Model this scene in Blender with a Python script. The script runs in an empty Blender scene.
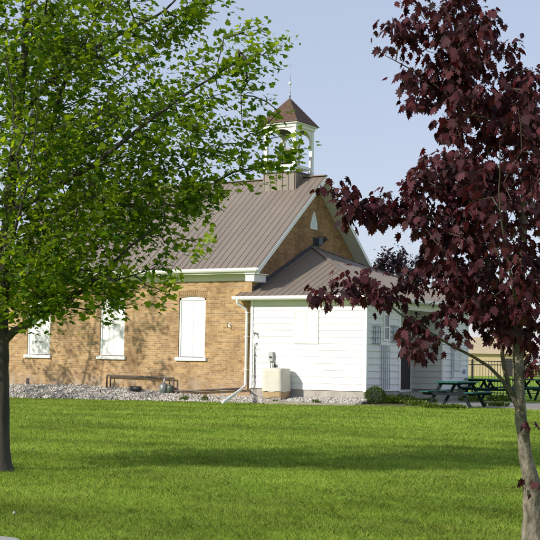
import bpy, bmesh, math, random
import numpy as np
from mathutils import Vector, Matrix
random.seed(7); rng = np.random.default_rng(7)
S = bpy.context.scene; C = S.collection
rad = math.radians

# ------------------------------------------------------------------ camera
F_PX, CX, CY, CZ = 1282.83, 22.8555, -35.9899, 1.468
YAW, PITCH, ROLL = .552, .0697, .0179
Fv = Vector((-math.sin(YAW)*math.cos(PITCH), math.cos(YAW)*math.cos(PITCH), math.sin(PITCH)))
Rv0 = Vector((math.cos(YAW), math.sin(YAW), 0)); Uv0 = Rv0.cross(Fv)
Rv = Rv0*math.cos(ROLL) + Uv0*math.sin(ROLL); Uv = -Rv0*math.sin(ROLL) + Uv0*math.cos(ROLL)
CAM = Vector((CX, CY, CZ))
cd = bpy.data.cameras.new('camera'); cam = bpy.data.objects.new('camera', cd); C.objects.link(cam)
cd.sensor_width = 36; cd.lens = F_PX/540*36; cd.clip_start = .1; cd.clip_end = 6000
M = Matrix.Identity(4)
for i in range(3):
    M[i][0] = Rv[i]; M[i][1] = Uv[i]; M[i][2] = -Fv[i]; M[i][3] = CAM[i]
cam.matrix_world = M; S.camera = cam

def ray(px, py): return Fv + Rv*((px-270)/F_PX) - Uv*((py-270)/F_PX)
def at(px, py, d): return CAM + ray(px, py)*d
def on(axis, val, px, py):
    r = ray(px, py); return CAM + r*((val-CAM[axis])/r[axis])
def gz(x, y):
    s = np.clip((np.asarray(y, float)+24)/20, 0, 1); s = s*s*(3-2*s)
    f = np.clip((70-np.abs(x))/20, 0, 1)*np.clip((75-np.asarray(y, float))/30, 0, 1)
    return np.clip(.0145*(np.asarray(x, float)+3.2), -.12, .12)*s*f
def ground(px, py, z=0):
    p = on(2, z, px, py)
    for _ in range(12): p = on(2, z+float(gz(p.x, p.y)), px, py)
    return p

# ------------------------------------------------------------------ helpers
def tag(o, label=None, cat=None, group=None, kind=None):
    if label: o['label'] = label
    if cat: o['category'] = cat
    if group: o['group'] = group
    if kind: o['kind'] = kind
    return o
def thing(name, label, cat, loc=(0,0,0), rz=0, group=None):
    o = bpy.data.objects.new(name, None); C.objects.link(o)
    o.empty_display_size = .1; o.location = loc; o.rotation_euler = (0, 0, rz)
    return tag(o, label, cat, group)
class MB:
    def __init__(s): s.v = []; s.f = []; s.sm = []
    def add(s, vs, fs, smooth=False):
        n = len(s.v); s.v += [tuple(v) for v in vs]; s.f += [tuple(i+n for i in f) for f in fs]; s.sm += [smooth]*len(fs); return s
    def box(s, x0, x1, y0, y1, z0, z1):
        vs = [(x, y, z) for z in (z0, z1) for y in (y0, y1) for x in (x0, x1)]
        return s.add(vs, [(0,2,3,1), (4,5,7,6), (0,1,5,4), (2,6,7,3), (0,4,6,2), (1,3,7,5)])
    def obox(s, a, b, w, h, up=(0,0,1)):
        a = Vector(a); b = Vector(b); d = (b-a).normalized(); u = Vector(up)
        if abs(d.dot(u)) > .98: u = Vector((1,0,0))
        r = d.cross(u).normalized()*w/2; u = r.cross(d).normalized()*h/2
        vs = [p+q for p in (a, b) for q in (-r-u, r-u, r+u, -r+u)]
        return s.add(vs, [(0,3,2,1), (4,5,6,7), (0,1,5,4), (1,2,6,5), (2,3,7,6), (3,0,4,7)])
    def tube(s, pts, rs, n=8, cap=True):
        pts = [Vector(p) for p in pts]
        if not hasattr(rs, '__len__'): rs = [rs]*len(pts)
        ref = None; vs = []
        for i, p in enumerate(pts):
            d = (pts[min(i+1, len(pts)-1)]-pts[max(i-1, 0)])
            d = d.normalized() if d.length > 1e-9 else Vector((0,0,1))
            if ref is None: ref = d.orthogonal().normalized()
            ref = (ref-d*ref.dot(d)); ref = ref.normalized() if ref.length > 1e-6 else d.orthogonal().normalized()
            b = d.cross(ref)
            for k in range(n):
                a = 2*math.pi*k/n; vs.append(p+(ref*math.cos(a)+b*math.sin(a))*rs[i])
        fs = [(i*n+k, i*n+(k+1) % n, (i+1)*n+(k+1) % n, (i+1)*n+k) for i in range(len(pts)-1) for k in range(n)]
        if cap: fs += [tuple(range(n))[::-1], tuple(range((len(pts)-1)*n, len(pts)*n))]
        return s.add(vs, fs, True)
    def lathe(s, c, prof, n=20):
        c = Vector(c); vs = [c+Vector((r*math.cos(2*math.pi*k/n), r*math.sin(2*math.pi*k/n), z)) for r, z in prof for k in range(n)]
        fs = [(i*n+k, i*n+(k+1) % n, (i+1)*n+(k+1) % n, (i+1)*n+k) for i in range(len(prof)-1) for k in range(n)]
        fs += [tuple(range(n))[::-1], tuple(range((len(prof)-1)*n, len(prof)*n))]
        return s.add(vs, fs, True)
    def prism(s, poly, d):
        """closed polygon (3D points) extruded by vector d"""
        n = len(poly); d = Vector(d); vs = [Vector(p) for p in poly]+[Vector(p)+d for p in poly]
        return s.add(vs, [tuple(range(n))[::-1], tuple(range(n, 2*n))]+[(i, (i+1) % n, n+(i+1) % n, n+i) for i in range(n)])
    def build(s, name, mat, parent=None, bevel=0):
        me = bpy.data.meshes.new(name); me.from_pydata([tuple(v) for v in s.v], [], s.f)
        me.polygons.foreach_set('use_smooth', s.sm); me.materials.append(mat); me.update()
        bm = bmesh.new(); bm.from_mesh(me); bmesh.ops.recalc_face_normals(bm, faces=bm.faces); bm.to_mesh(me); bm.free()
        o = bpy.data.objects.new(name, me); C.objects.link(o)
        if parent: o.parent = parent
        if bevel:
            m = o.modifiers.new('bevel', 'BEVEL'); m.width = bevel; m.segments = 2; m.limit_method = 'ANGLE'
        return o
def copy_tree(o, parent=None):
    c = o.copy(); C.objects.link(c)
    if parent: c.parent = parent
    for ch in [x for x in bpy.data.objects if x.parent == o]: copy_tree(ch, c)
    return c

# ------------------------------------------------------------------ materials
def mat(name, col, rough=.7, metal=0, spec=.5, var=.0, scale=3, bump=0, bscale=60, col2=None, stretch=(1,1,1), detail=6):
    m = bpy.data.materials.new(name); m.use_nodes = True; nt = m.node_tree; N = nt.nodes; L = nt.links
    b = N['Principled BSDF']; b.inputs['Roughness'].default_value = rough; b.inputs['Metallic'].default_value = metal
    b.inputs['Specular IOR Level'].default_value = spec; b.inputs['Base Color'].default_value = (*col, 1)
    if var or col2 or bump:
        tc = N.new('ShaderNodeTexCoord'); mp = N.new('ShaderNodeMapping'); L.new(tc.outputs['Object'], mp.inputs[0]); mp.inputs['Scale'].default_value = stretch
    if var or col2:
        n = N.new('ShaderNodeTexNoise'); n.inputs['Scale'].default_value = scale; n.inputs['Detail'].default_value = detail; n.inputs['Roughness'].default_value = .65
        L.new(mp.outputs[0], n.inputs['Vector'])
        r = N.new('ShaderNodeValToRGB'); r.color_ramp.elements[0].position = .36; r.color_ramp.elements[1].position = .66
        c2 = col2 or tuple(c*(1-var) for c in col)
        r.color_ramp.elements[0].color = (*c2, 1); r.color_ramp.elements[1].color = (*col, 1)
        L.new(n.outputs['Fac'], r.inputs[0]); L.new(r.outputs[0], b.inputs['Base Color'])
    if bump:
        n2 = N.new('ShaderNodeTexNoise'); n2.inputs['Scale'].default_value = bscale; n2.inputs['Detail'].default_value = 4
        L.new(mp.outputs[0], n2.inputs['Vector'])
        bp = N.new('ShaderNodeBump'); bp.inputs['Strength'].default_value = bump; bp.inputs['Distance'].default_value = .01
        L.new(n2.outputs['Fac'], bp.inputs['Height']); L.new(bp.outputs[0], b.inputs['Normal'])
    return m

def brick_mat(name, ca, cb, cc, mortar):
    m = bpy.data.materials.new(name); m.use_nodes = True; nt = m.node_tree; N = nt.nodes; L = nt.links; b = N['Principled BSDF']
    b.inputs['Roughness'].default_value = .9; b.inputs['Specular IOR Level'].default_value = .2
    g = N.new('ShaderNodeTexCoord'); sx = N.new('ShaderNodeSeparateXYZ'); L.new(g.outputs['Object'], sx.inputs[0])
    ad = N.new('ShaderNodeMath'); L.new(sx.outputs[0], ad.inputs[0]); L.new(sx.outputs[1], ad.inputs[1])
    cm = N.new('ShaderNodeCombineXYZ'); L.new(ad.outputs[0], cm.inputs[0]); L.new(sx.outputs[2], cm.inputs[1])
    nz = N.new('ShaderNodeTexNoise'); nz.inputs['Scale'].default_value = 2.2; L.new(g.outputs['Object'], nz.inputs['Vector'])
    wv = N.new('ShaderNodeMixRGB'); wv.blend_type = 'ADD'; wv.inputs[0].default_value = .02; L.new(cm.outputs[0], wv.inputs[1]); L.new(nz.outputs['Color'], wv.inputs[2])
    bt = N.new('ShaderNodeTexBrick'); L.new(wv.outputs[0], bt.inputs['Vector'])
    bt.inputs['Scale'].default_value = 1; bt.inputs['Brick Width'].default_value = .205; bt.inputs['Row Height'].default_value = .069
    bt.inputs['Mortar Size'].default_value = .006; bt.inputs['Mortar Smooth'].default_value = .3; bt.inputs['Bias'].default_value = -.1
    bt.inputs['Color1'].default_value = (*ca, 1); bt.inputs['Color2'].default_value = (*cb, 1); bt.inputs['Mortar'].default_value = (*mortar, 1)
    def noise(sc, lo, hi, det=5):
        n = N.new('ShaderNodeTexNoise'); n.inputs['Scale'].default_value = sc; n.inputs['Detail'].default_value = det; n.inputs['Roughness'].default_value = .7
        L.new(g.outputs['Object'], n.inputs['Vector']); r = N.new('ShaderNodeMapRange'); r.inputs[1].default_value = lo; r.inputs[2].default_value = hi
        L.new(n.outputs['Fac'], r.inputs[0]); return r.outputs[0]
    mx = N.new('ShaderNodeMixRGB'); mx.inputs[2].default_value = (*cc, 1)
    s1 = N.new('ShaderNodeMath'); s1.operation = 'MULTIPLY'; s1.inputs[1].default_value = .75
    L.new(noise(1.1, .46, .68), s1.inputs[0]); L.new(s1.outputs[0], mx.inputs[0]); L.new(bt.outputs[0], mx.inputs[1])
    mx2 = N.new('ShaderNodeMixRGB'); mx2.blend_type = 'MULTIPLY'; mx2.inputs[2].default_value = (.5, .42, .36, 1)
    s2 = N.new('ShaderNodeMath'); s2.operation = 'MULTIPLY'; s2.inputs[1].default_value = .6
    L.new(noise(7, .5, .75, 3), s2.inputs[0]); L.new(s2.outputs[0], mx2.inputs[0]); L.new(mx.outputs[0], mx2.inputs[1])
    # pale lime bloom low on the wall
    mr = N.new('ShaderNodeMapRange'); mr.inputs[1].default_value = 1.0; mr.inputs[2].default_value = .3; L.new(sx.outputs[2], mr.inputs[0])
    ml = N.new('ShaderNodeMath'); ml.operation = 'MULTIPLY'; L.new(mr.outputs[0], ml.inputs[0]); L.new(noise(2.5, .42, .66), ml.inputs[1])
    mx3 = N.new('ShaderNodeMixRGB'); mx3.inputs[2].default_value = (.42, .36, .28, 1); L.new(ml.outputs[0], mx3.inputs[0]); L.new(mx2.outputs[0], mx3.inputs[1])
    L.new(mx3.outputs[0], b.inputs['Base Color'])
    bp = N.new('ShaderNodeBump'); bp.invert = True; bp.inputs['Strength'].default_value = .7; bp.inputs['Distance'].default_value = .01
    L.new(bt.outputs['Fac'], bp.inputs['Height']); L.new(bp.outputs[0], b.inputs['Normal'])
    return m

def leaf_mat(name, c1, c2, trans, tfac, rough=.5, spec=.35):
    m = bpy.data.materials.new(name); m.use_nodes = True; nt = m.node_tree; N = nt.nodes; L = nt.links; b = N['Principled BSDF']
    b.inputs['Roughness'].default_value = rough; b.inputs['Specular IOR Level'].default_value = spec
    a = N.new('ShaderNodeAttribute'); a.attribute_name = 'rnd'
    r = N.new('ShaderNodeValToRGB'); r.color_ramp.elements[0].color = (*c1, 1); r.color_ramp.elements[1].color = (*c2, 1)
    L.new(a.outputs['Fac'], r.inputs[0]); L.new(r.outputs[0], b.inputs['Base Color'])
    t = N.new('ShaderNodeBsdfTranslucent')
    mm = N.new('ShaderNodeMixRGB'); mm.blend_type = 'MULTIPLY'; mm.inputs[0].default_value = 1; mm.inputs[2].default_value = (*trans, 1)
    L.new(r.outputs[0], mm.inputs[1]); L.new(mm.outputs[0], t.inputs['Color'])
    ms = N.new('ShaderNodeMixShader'); ms.inputs[0].default_value = tfac
    L.new(b.outputs[0], ms.inputs[1]); L.new(t.outputs[0], ms.inputs[2]); L.new(ms.outputs[0], N['Material Output'].inputs['Surface'])
    return m

BRICK = brick_mat('buff_brick', (.52, .335, .155), (.30, .17, .078), (.21, .13, .07), (.56, .49, .38))
GBRICK = brick_mat('shaded_gable_brick', (.42, .235, .10), (.25, .125, .055), (.18, .10, .055), (.36, .28, .20))  # darker, more orange copy of the brick with the gable's shade in it
ROOF = mat('brown_metal_roof', (.235, .194, .160), .5, 0, .5, .18, 1.2, .15, 8, stretch=(1, .3, .3))
SHINGLE = mat('brown_shingle', (.15, .085, .06), .85, var=.45, scale=14, bump=.6, bscale=30)
WHITE = mat('white_paint', (.80, .80, .79), .45, var=.05, scale=4)
SIDING = mat('white_siding', (.79, .79, .775), .5, var=.13, scale=1.3, bump=.15, bscale=5, stretch=(1, 1, .4))
GUTTER = mat('white_gutter', (.78, .78, .76), .35, var=.05, scale=3)
SOFFIT = mat('shade_tinted_soffit', (.70, .72, .67), .7, var=.1, scale=4)  # pale trim tinted grey-green, eave shade and grass bounce in the colour
CONC = mat('concrete', (.30, .275, .235), .9, var=.3, scale=2.5, bump=.4, bscale=30)
FOUND = mat('foundation_render', (.46, .43, .38), .9, var=.3, scale=3, bump=.4, bscale=30)
GREYM = mat('grey_metal', (.20, .19, .18), .45, .5, var=.3, scale=9)
RUST = mat('old_iron_pipe', (.14, .115, .10), .6, .3, var=.4, scale=12)
DARK = mat('dark_metal', (.025, .025, .03), .5)
BLUEDARK = mat('dark_blue_grey_box', (.05, .06, .085), .5)
DOORM = mat('dark_brown_door', (.045, .037, .035), .45, var=.2, scale=5)
GLASS = mat('dark_window_glass', (.05, .08, .14), .08, 0, .8)
PALEGLASS = mat('pale_louvre', (.60, .66, .70), .5)
COVER = mat('cream_canvas_cover', (.62, .60, .52), .85, var=.1, scale=5, bump=.6, bscale=9)
TAN = mat('tan_skirt', (.45, .32, .17), .85, var=.2, scale=8)
BARKL = mat('dark_grey_bark', (.075, .065, .055), .95, var=.5, scale=9, bump=1, bscale=45, stretch=(1, 1, .22))
BARKR = mat('mossy_grey_brown_bark', (.27, .24, .185), .95, scale=20, col2=(.06, .055, .036), bump=1, bscale=55, stretch=(1, 1, .5), var=.4)
TWIG = mat('olive_brown_twig_bark', (.10, .085, .058), .9, var=.4, scale=14)
GREENT = mat('teal_painted_planks', (.030, .125, .112), .8, spec=.15, var=.25, scale=7, stretch=(1, .2, 1), bump=.2)
FRAMEG = mat('shade_dark_frame', (.016, .024, .026), .9, spec=.08)  # frame colour darkened to carry the shadow side of the legs
BELLM = mat('dark_bronze_bell', (.06, .05, .04), .4, .7)
STONE = None
def stone_mat():
    m = bpy.data.materials.new('river_stones'); m.use_nodes = True; N = m.node_tree.nodes; L = m.node_tree.links; b = N['Principled BSDF']; b.inputs['Roughness'].default_value = .85
    a = N.new('ShaderNodeAttribute'); a.attribute_name = 'rnd'; r = N.new('ShaderNodeValToRGB'); e = r.color_ramp.elements
    e[0].color = (.24, .21, .18, 1); e[1].color = (.74, .70, .62, 1); x = e.new(.4); x.color = (.50, .46, .39, 1); x = e.new(.7); x.color = (.58, .56, .52, 1)
    L.new(a.outputs['Fac'], r.inputs[0]); n = N.new('ShaderNodeTexNoise'); n.inputs['Scale'].default_value = 25
    mx = N.new('ShaderNodeMixRGB'); mx.blend_type = 'MULTIPLY'; mx.inputs[0].default_value = .4; L.new(r.outputs[0], mx.inputs[1]); L.new(n.outputs['Fac'], mx.inputs[2]); L.new(mx.outputs[0], b.inputs['Base Color'])
    return m
STONE = stone_mat()

# ------------------------------------------------------------------ ground
def lawn_mat():
    m = bpy.data.materials.new('lawn_soil'); m.use_nodes = True; N = m.node_tree.nodes; L = m.node_tree.links; b = N['Principled BSDF']; b.inputs['Roughness'].default_value = 1; b.inputs['Specular IOR Level'].default_value = .1
    g = N.new('ShaderNodeTexCoord')
    def ns(sc, det, lo, hi):
        n = N.new('ShaderNodeTexNoise'); n.inputs['Scale'].default_value = sc; n.inputs['Detail'].default_value = det; L.new(g.outputs['Object'], n.inputs['Vector'])
        r = N.new('ShaderNodeMapRange'); r.inputs[1].default_value = lo; r.inputs[2].default_value = hi; L.new(n.outputs['Fac'], r.inputs[0]); return r.outputs[0]
    a = N.new('ShaderNodeMixRGB'); a.inputs[1].default_value = (.14, .25, .02, 1); a.inputs[2].default_value = (.28, .40, .04, 1); L.new(ns(.5, 6, .35, .65), a.inputs[0])
    c = N.new('ShaderNodeMixRGB'); c.inputs[2].default_value = (.23, .21, .08, 1)
    f = N.new('ShaderNodeMath'); f.operation = 'MULTIPLY'; f.inputs[1].default_value = .35; L.new(ns(.9, 8, .5, .75), f.inputs[0]); L.new(f.outputs[0], c.inputs[0]); L.new(a.outputs[0], c.inputs[1])
    L.new(c.outputs[0], b.inputs['Base Color'])
    bp = N.new('ShaderNodeBump'); bp.inputs['Strength'].default_value = .6; bp.inputs['Distance'].default_value = .03
    n = N.new('ShaderNodeTexNoise'); n.inputs['Scale'].default_value = 18; n.inputs['Detail'].default_value = 5; L.new(g.outputs['Object'], n.inputs['Vector']); L.new(n.outputs['Fac'], bp.inputs['Height']); L.new(bp.outputs[0], b.inputs['Normal'])
    return m
LAWN = lawn_mat()
g = MB(); ax = [-3000, -600, -150]+list(np.arange(-75, 76, 1.5))+[150, 600, 3000]; nx = len(ax)
g.add([(x, y, float(gz(x, y))) for y in ax for x in ax], [(j*nx+i, j*nx+i+1, (j+1)*nx+i+1, (j+1)*nx+i) for j in range(nx-1) for i in range(nx-1)], True)
tag(g.build('ground', LAWN), kind='structure')

# ------------------------------------------------------------------ building dimensions
W = 8.073; A = 4.3
OX, OY, ZE, ZR, ZF = .509, .4528, 4.467, 8.10, 4.083
ZS, ZT, WW = 1.497, 3.521, 1.1055
ZA, ZG, ZP, OA = .524, 3.541, 5.54, .36
XL = -11.1
Wh = W/2
PX = 3.87  # hip eave edge right
school = thing('schoolhouse', 'old buff brick one-room schoolhouse with brown metal roof, white belfry and white clapboard annex', 'building', (0,0,0))
P = lambda mb, n, m, par=None, bevel=0: mb.build(n, m, par or school, bevel)

# brick shell --------------------------------------------------------
ztop = ZE-.14
sl = (ZR-ZE)/(Wh+OY)
def roofz(y): return ZR - abs(y-Wh)*sl          # top surface
T = .19                                          # roof build-up thickness below top surface (vertical)
wins = [-2.4074-3.4516*k for k in (2, 1, 0)]
def arch_pts(xc, w, z0, z1, rise, n=10):
    pts = [(xc-w/2, z0), (xc+w/2, z0), (xc+w/2, z1)]
    for k in range(1, n): 
        t = k/n; pts.append((xc+w/2-w*t, z1+rise*math.sin(math.pi*t)))
    pts.append((xc-w/2, z1)); return pts
def wall_with_holes(holes, x0, x1, z0, z1, y, t):
    """thick wall in the XZ plane, arched openings cut in; built strip by strip"""
    mb = MB(); xs = x0
    for (xc, w, a, b, rise) in holes:
        mb.box(xs, xc-w/2, y, y+t, z0, z1)
        mb.box(xc-w/2, xc+w/2, y, y+t, z0, a)
        n = 10; top = [(xc-w/2+w*k/n, b+rise*math.sin(math.pi*k/n)) for k in range(n+1)]
        poly = [(x, y, z) for x, z in top]+[(xc+w/2, y, z1), (xc-w/2, y, z1)]
        mb.prism(poly, (0, t, 0)); xs = xc+w/2
    mb.box(xs, x1, y, y+t, z0, z1); return mb
ho = [(c, WW, ZS, ZT, .06) for c in wins]
P(wall_with_holes(ho, XL, 0, -.05, ztop, 0, .3), 'wall', BRICK)
P(MB().box(XL, 0, W-.3, W, -.05, ztop), 'wall', BRICK)
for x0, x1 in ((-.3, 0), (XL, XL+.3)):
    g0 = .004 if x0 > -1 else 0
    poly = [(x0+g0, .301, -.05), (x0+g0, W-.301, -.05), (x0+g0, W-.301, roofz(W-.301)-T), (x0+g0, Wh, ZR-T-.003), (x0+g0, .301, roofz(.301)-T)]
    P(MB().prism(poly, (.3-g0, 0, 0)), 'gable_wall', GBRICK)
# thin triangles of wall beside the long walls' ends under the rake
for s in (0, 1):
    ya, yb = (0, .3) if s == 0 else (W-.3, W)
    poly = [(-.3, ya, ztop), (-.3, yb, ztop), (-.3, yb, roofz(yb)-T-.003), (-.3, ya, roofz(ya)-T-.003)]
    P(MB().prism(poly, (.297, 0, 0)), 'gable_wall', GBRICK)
# brick soldier arches slightly proud
SOLD = brick_mat('arch_brick', (.40, .26, .12), (.28, .16, .07), (.2, .12, .07), (.40, .33, .23))
for xc in wins:
    mb = MB(); n = 15
    for k in range(n):
        t = (k+.5)/n; x = xc-WW/2-.04+(WW+.08)*t; a = (t-.5)*.35; z = ZT+.015+.06*math.sin(math.pi*min(max(t, .05), .95))
        c = Vector((x, -.004, z)); d = Vector((math.sin(a), 0, math.cos(a)))
        mb.obox(c, c+d*.2, .062, .012, up=(0, -1, 0))
    P(mb, 'brick_arch', SOLD)

# boarded windows ----------------------------------------------------
for i, xc in enumerate(wins):
    zb = ZT
    f = MB()
    f.box(xc-WW/2, xc-WW/2+.07, .035, .13, ZS+.0, zb-.0); f.box(xc+WW/2-.07, xc+WW/2, .035, .13, ZS, zb)
    poly = [(x, .035, z) for x, z in [(xc+WW/2-WW*k/10, zb+.057*math.sin(math.pi*k/10)) for k in range(11)]]
    poly = [(xc-WW/2, .035, zb-.07), (xc+WW/2, .035, zb-.07)]+poly
    f.prism(poly, (0, .095, 0))
    fo = P(f, 'window', WHITE)
    b = MB(); x0, x1 = xc-WW/2+.073, xc+WW/2-.073; xm = (x0+x1)/2
    b.box(x0, xm-.004, .06, .1, ZS+.02, zb-.073); b.box(xm+.004, x1, .06, .1, ZS+.02, zb-.073)
    bo = P(b, 'shutter_board', WHITE, fo)
    st = MB().box(xm-.02, xm+.02, .05, .0595, ZS+.02, zb-.075)
    P(st, 'centre_strip', WHITE, fo)
    P(MB().box(xc-WW/2-.09, xc+WW/2+.09, -.08, .13, ZS-.12, ZS-.002), 'sill', WHITE, fo, .006)
# main roof ----------------------------------------------------------
RX0, RX1 = XL-OX, OX
def slope_slab(mb, x0, x1, ya, za, yb, zb, t0, t1):
    mb.prism([(x0, ya, za-t0), (x0, yb, zb-t0), (x0, yb, zb-t1), (x0, ya, za-t1)], (x1-x0, 0, 0))
m1 = MB(); m2 = MB()
for (ya, yb) in ((-OY, Wh), (Wh, W+OY)):
    slope_slab(m1, RX0, RX1, ya, roofz(ya), yb, roofz(yb), 0, .045)
    slope_slab(m2, RX0+.012, RX1-.012, ya+(.01 if ya < 0 else 0), roofz(ya+(.01 if ya < 0 else 0)), yb-(.01 if yb > Wh+.1 else 0), roofz(yb-(.01 if yb > Wh+.1 else 0)), .047, T)
x = RX0+.06
while x < RX1:
    for (ya, yb) in ((-OY, Wh-.05), (W+OY, Wh+.05)):
        m1.obox((x, ya, roofz(ya)+.012), (x, yb, roofz(yb)+.005), .02, .016)
    x += .25
m1.obox((RX0, Wh, ZR+.012), (RX1, Wh, ZR+.012), .24, .035)
for xx in (RX0-.012, RX1-.018):
    pass
ro = P(m1, 'roof', ROOF); P(m2, 'rake_and_soffit', SOFFIT)
# white rake fascia at both gable ends
for xx in (RX0-.006, RX1+.001):
    f = MB()
    for (ya, yb) in ((-OY, Wh), (W+OY, Wh)):
        za, zb = roofz(ya), roofz(yb)
        poly = [(xx, ya, za-.03), (xx, yb, zb-.03), (xx, yb, zb-T-.01), (xx, ya, za-T-.01)]
        f.prism(poly, (.022, 0, 0))
    P(f, 'rake_board', WHITE)
# soffit boxes + frieze + gutter along the eaves
for sgn in (0, 1):
    y0, y1 = (-OY+.02, 0) if sgn == 0 else (W, W+OY-.02)
    P(MB().box(XL-.01, -.0, y0, y1, ztop-.02, ztop-.001), 'soffit', SOFFIT)
    yf = (-.035, -.001) if sgn == 0 else (W+.001, W+.035)
    P(MB().box(XL, -.002, yf[0], yf[1], ZF, ztop-.021), 'frieze', SOFFIT)
    yg = -OY-.11 if sgn == 0 else W+OY-.005
    gm = MB()
    gp = [(RX0, yg, ZE-.0), (RX0, yg, ZE-.075), (RX0, yg+.03, ZE-.12), (RX0, yg+.115, ZE-.12), (RX0, yg+.115, ZE-.0), (RX0, yg+.10, ZE-.0), (RX0, yg+.10, ZE-.105), (RX0, yg+.035, ZE-.105), (RX0, yg+.012, ZE-.07), (RX0, yg+.012, ZE)]
    gm.prism(gp, (RX1-RX0, 0, 0)); P(gm, 'gutter', GUTTER)
# cornice return at the gable corners
for xa, xb in ((.002, OX-.16), (XL-OX+.16, XL-.012)):
    P(MB().box(xa, xb, -OY+.03, .30, ZE-.44, ZE-.20), 'cornice_return', WHITE, bevel=.008)
    P(MB().box(xa, xb+.06 if xb > 0 else xb, -OY-.03, .36, ZE-.197, ZE-.165), 'cornice_cap', GUTTER)

# gable louvre -------------------------------------------------------
gl = [(0.0, -.24, 0), (0, .24, 0), (0, .22, .22), (0, .12, .46), (0, 0, .66), (0, -.12, .46), (0, -.22, .22)]
lz = on(0, 0, 313.5, 229.5).z
lv = P(MB().prism([(0.002, Wh+y, lz+z) for _, y, z in gl], (.04, 0, 0)), 'louvre_frame', WHITE)
P(MB().prism([(0.043, Wh+y*.72, lz+.05+z*.78) for _, y, z in gl], (.008, 0, 0)), 'louvre', PALEGLASS, lv)

# belfry -------------------------------------------------------------
bx, bs, br = -1.069, .67, .80
zb0 = on(0, bx+bs, 296, 173.5).z
zb0 = 8.21
zbr, zba = 10.036, 11.076
base = MB()
za_ = ZR-sl*bs-.06
base.box(bx-bs, bx+bs, Wh-bs, Wh+bs, za_, zb0)
k = -bs+.03
while k < bs+.001:
    for yy in (Wh-bs-.012, Wh+bs+.012): base.box(bx+k-.012, bx+k+.012, yy-.012, yy+.012, za_, zb0-.01)
    for xx in (bx-bs-.012, bx+bs+.012): base.box(xx-.012, xx+.012, Wh+k-.012, Wh+k+.012, za_, zb0-.01)
    k += (2*bs-.06)/5
bel = P(base, 'belfry', ROOF)
P(MB().box(bx-bs-.05, bx+bs+.05, Wh-bs-.05, Wh+bs+.05, zb0+.001, zb0+.035), 'deck', mat('dark_flashing', (.05, .05, .055), .5), bel)
pt = .13; zc = zbr-.16
for sx in (-1, 1):
    for sy in (-1, 1):
        cx_, cy_ = bx+sx*(bs-pt/2), Wh+sy*(bs-pt/2)
        P(MB().box(cx_-pt/2, cx_+pt/2, cy_-pt/2, cy_+pt/2, zb0+.036, zc-.001), 'post', WHITE, bel, .004)
        P(MB().box(cx_-pt/2-.015, cx_+pt/2+.015, cy_-pt/2-.015, cy_+pt/2+.015, zb0+.036, zb0+.17), 'post_base', WHITE, bel)
def arch_panel(axis, c):
    mb = MB(); n = 16; hw = bs-pt-.001; zsp = zc-.42; rise = .36
    for k in range(n):
        a0, a1 = -hw+2*hw*k/n, -hw+2*hw*(k+1)/n
        f = lambda a: zsp+rise*math.sqrt(max(0, 1-(a/hw)**2))
        if axis == 'x': poly = [(bx+a0, c, f(a0)), (bx+a1, c, f(a1)), (bx+a1, c, zc-.001), (bx+a0, c, zc-.001)]; d = (0, .06, 0)
        else: poly = [(c, Wh+a0, f(a0)), (c, Wh+a1, f(a1)), (c, Wh+a1, zc-.001), (c, Wh+a0, zc-.001)]; d = (.06, 0, 0)
        mb.prism(poly, d)
    return mb
for s in (-1, 1):
    P(arch_panel('x', Wh+s*(bs-pt/2)-.03), 'arch', WHITE, bel); P(arch_panel('y', bx+s*(bs-pt/2)-.03), 'arch', WHITE, bel)
    e = bs-pt/2
    P(MB().box(bx-bs+pt, bx+bs-pt, Wh+s*e-.03, Wh+s*e+.03, zb0+.20, zb0+.30), 'rail', WHITE, bel)
    P(MB().box(bx+s*e-.03, bx+s*e+.03, Wh-bs+pt, Wh+bs-pt, zb0+.20, zb0+.30), 'rail', WHITE, bel)
P(MB().box(bx-bs+pt, bx+bs-pt, Wh-bs+pt, Wh+bs-pt, zc-.05, zc-.004), 'ceiling', mat('shade_dark_boards', (.06, .04, .03), .8), bel)  # ceiling toned dark brown to paint the shade inside the arches
cb = MB().box(bx-bs-.03, bx+bs+.03, Wh-bs-.03, Wh+bs+.03, zc, zbr-.05)
P(cb, 'entablature', WHITE, bel)
P(MB().box(bx-br+.02, bx+br-.02, Wh-br+.02, Wh+br-.02, zbr-.049, zbr-.0), 'cornice', WHITE, bel, .006)
pr = MB(); e = br+.01
pr.add([(bx-e, Wh-e, zbr+.001), (bx+e, Wh-e, zbr+.001), (bx+e, Wh+e, zbr+.001), (bx-e, Wh+e, zbr+.001), (bx, Wh, zba)], [(0,3,2,1), (0,1,4), (1,2,4), (2,3,4), (3,0,4)])
n = 12
for k in range(n):   # shingle courses
    t0 = k/n; h0 = zbr+.001+(zba-zbr)*t0; r0 = e*(1-t0)+.012; r1 = e*(1-(k+1)/n)+.002; h1 = zbr+(zba-zbr)*(k+1)/n
    pr.add([(bx-r0, Wh-r0, h0), (bx+r0, Wh-r0, h0), (bx+r0, Wh+r0, h0), (bx-r0, Wh+r0, h0), (bx-r1, Wh-r1, h1), (bx+r1, Wh-r1, h1), (bx+r1, Wh+r1, h1), (bx-r1, Wh+r1, h1)],
           [(0,1,5,4), (1,2,6,5), (2,3,7,6), (3,0,4,7), (0,3,2,1)])
P(pr, 'belfry_roof', SHINGLE, bel)
rod = MB().tube([(bx, Wh, zba-.05), (bx, Wh, zba+.62)], .012, 6).tube([(bx, Wh, zba+.55), (bx, Wh, zba+1.28)], [.008, .004], 6)
rod.lathe((bx, Wh, zba+.02), [(.035, 0), (.03, .1), (.012, .2)], 10)
P(rod, 'lightning_rod', mat('weathered_steel_rod', (.35, .35, .36), .4, .7), bel)
ball = MB().lathe((bx, Wh, zba+.55), [(.005, -.06), (.035, -.05), (.055, -.02), (.06, .01), (.045, .045), (.01, .06)], 12)
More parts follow.
